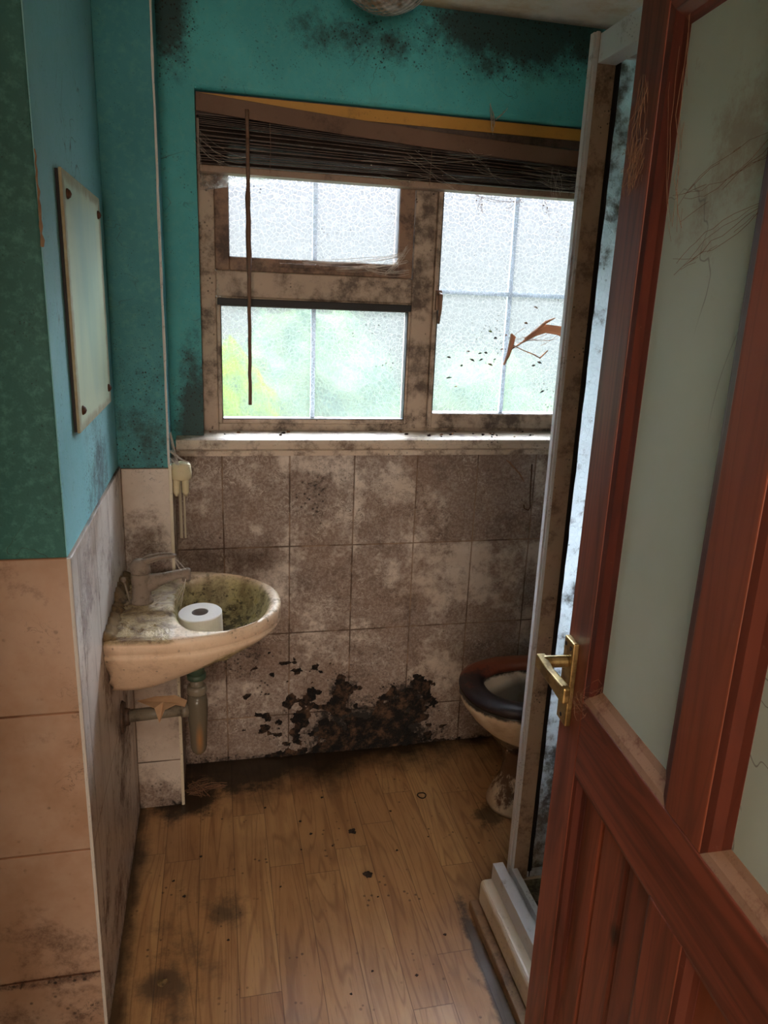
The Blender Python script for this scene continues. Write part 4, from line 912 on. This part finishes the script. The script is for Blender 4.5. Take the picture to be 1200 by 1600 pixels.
fl_bits = [(0.22, 1.90), (0.245, 1.84), (0.30, 1.78), (0.14, 1.65), (0.50, 1.90), (0.585, 1.77), (0.39, 1.57), (-0.11, 1.66), (0.0, 1.50), (-0.14, 1.72), (0.27, 1.30), (0.43, 1.32), (0.33, 1.35), (0.21, 1.78), (0.48, 1.73), (-0.07, 1.80), (0.12, 1.98), (0.30, 2.0), (0.53, 1.42), (0.36, 1.17)]
for i, (x, y) in enumerate(fl_bits):
    s = random.uniform(0.0014, 0.0032); lump('floor_crumb', (x, y, 0), (s*1.3, s, s*0.8), DEB, 300+i, 'tiny dark crumb scattered on the laminate floor', 'crumb', 'dirt crumbs on the laminate floor')
web('cobweb', 'dusty cobweb clump on the black floor corner beside the boxing', [((-0.11, 2.08, 0.010), (-0.05, 2.11, 0.006)), ((-0.10, 2.12, 0.015), (-0.06, 2.06, 0.005)), ((-0.07, 2.09, 0.008), (0.0, 2.10, 0.004)), ((-0.10, 2.07, 0.03), (-0.06, 2.13, 0.006))], 14, 0.016, 0.0, 0.0006, WEBB, seed=51, blobs=8)
# black growth bulging from the tiles low on the back wall
BM = dirty('black_mould_growth', (92, 68, 50), (11, 9, 8), 0.34, 0.95, 26, amount=0.97)
from mathutils import noise as mn
random.seed(61); bm = B(); NXm, NZm = 150, 84; vm = {}
def mfield(x, z):
    e1_ = 1 - math.hypot((x-0.50)/0.30, (z-0.00)/0.17); e2_ = 1 - math.hypot((x-0.62)/0.13, (z-0.14)/0.14); e3_ = 1 - math.hypot((x-0.40)/0.07, (z-0.20)/0.12)
    e4_ = 1 - math.hypot((x-0.20)/0.12, (z-0.0)/0.035)
    m = max(e1_, e2_*0.9, e3_*0.7, e4_*0.8)
    f = mn.fractal(Vector((x*22, z*26, 3.3)), 1.0, 2.0, 5)*0.55 + mn.noise(Vector((x*9, z*9, 1)))*0.25
    e5_ = 1 - math.hypot((x-0.27)/0.16, (z-0.15)/0.22)
    m = max(m, e5_*0.34)
    return m + f - 0.17
def mv(i, j):
    if (i, j) not in vm:
        x = 0.06 + 0.78*i/NXm; z = 0.0006 + 0.40*j/NZm; f = max(0.0, mfield(x, z))
        y = D + 0.0015 - min(f, 0.5)*0.016 - abs(mn.noise(Vector((x*70, z*70, 5))))*0.010*min(f*4, 1)
        vm[(i, j)] = bm.verts.new((x, y, z))
    return vm[(i, j)]
for i in range(NXm):
    for j in range(NZm):
        x = 0.06 + 0.78*(i+.5)/NXm; z = 0.0006 + 0.40*(j+.5)/NZm
        if mfield(x, z) > 0.05: bm.faces.new((mv(i, j), mv(i+1, j), mv(i+1, j+1), mv(i, j+1)))
obj('mould_growth', bm, BM, label='black crusty mould growing at the foot of the back wall tiles', cat='mould', kind='stuff')
# peeled flakes on the mould
# hair-like cobwebs on the door
def web_door(label, pts, n, sp, r, seed):
    random.seed(seed); bm = B(); mw = Matrix.Translation((hx, hy, 0.008)) @ Matrix.Rotation(PI/2-DA, 4, 'Z')
    for a, b in pts:
        for _ in range(n):
            j = lambda p: mw @ Vector((p[0]+random.uniform(-sp, sp), p[1]+random.uniform(0, 0.003), p[2]+random.uniform(-sp, sp)))
            strand(bm, j(a), j(b), random.uniform(-0.01, 0.02), r*random.uniform(0.6, 1.3), sp*0.6)
    obj('cobweb', bm, WEBB, label=label, cat='cobweb')
web_door('hairy brown cobweb tangle high on the door free edge', [((WDR-0.045, 0.002, 1.70), (WDR-0.03, 0.002, 1.66)), ((WDR-0.05, 0.002, 1.68), (WDR-0.02, 0.002, 1.69)), ((WDR-0.04, 0.002, 1.76), (WDR-0.035, 0.002, 1.66))], 16, 0.016, 0.0002, 71)
web_door('wispy brown cobweb across the top of the left door pane', [((WDR-0.09, -0.010, 1.80), (WDR-0.13, -0.012, 1.60)), ((WDR-0.13, -0.012, 1.62), (WDR-0.29, -0.012, 1.66)), ((WDR-0.15, -0.012, 1.56), (WDR-0.28, -0.012, 1.60))], 6, 0.016, 0.0002, 72)
web_door('fuzzy cobweb below the brass handle at the pane corner', [((WDR-0.06, 0.002, 0.985), (WDR-0.11, -0.010, 1.02)), ((WDR-0.05, 0.004, 0.97), (WDR-0.09, 0.002, 0.985))], 12, 0.012, 0.0002, 73)
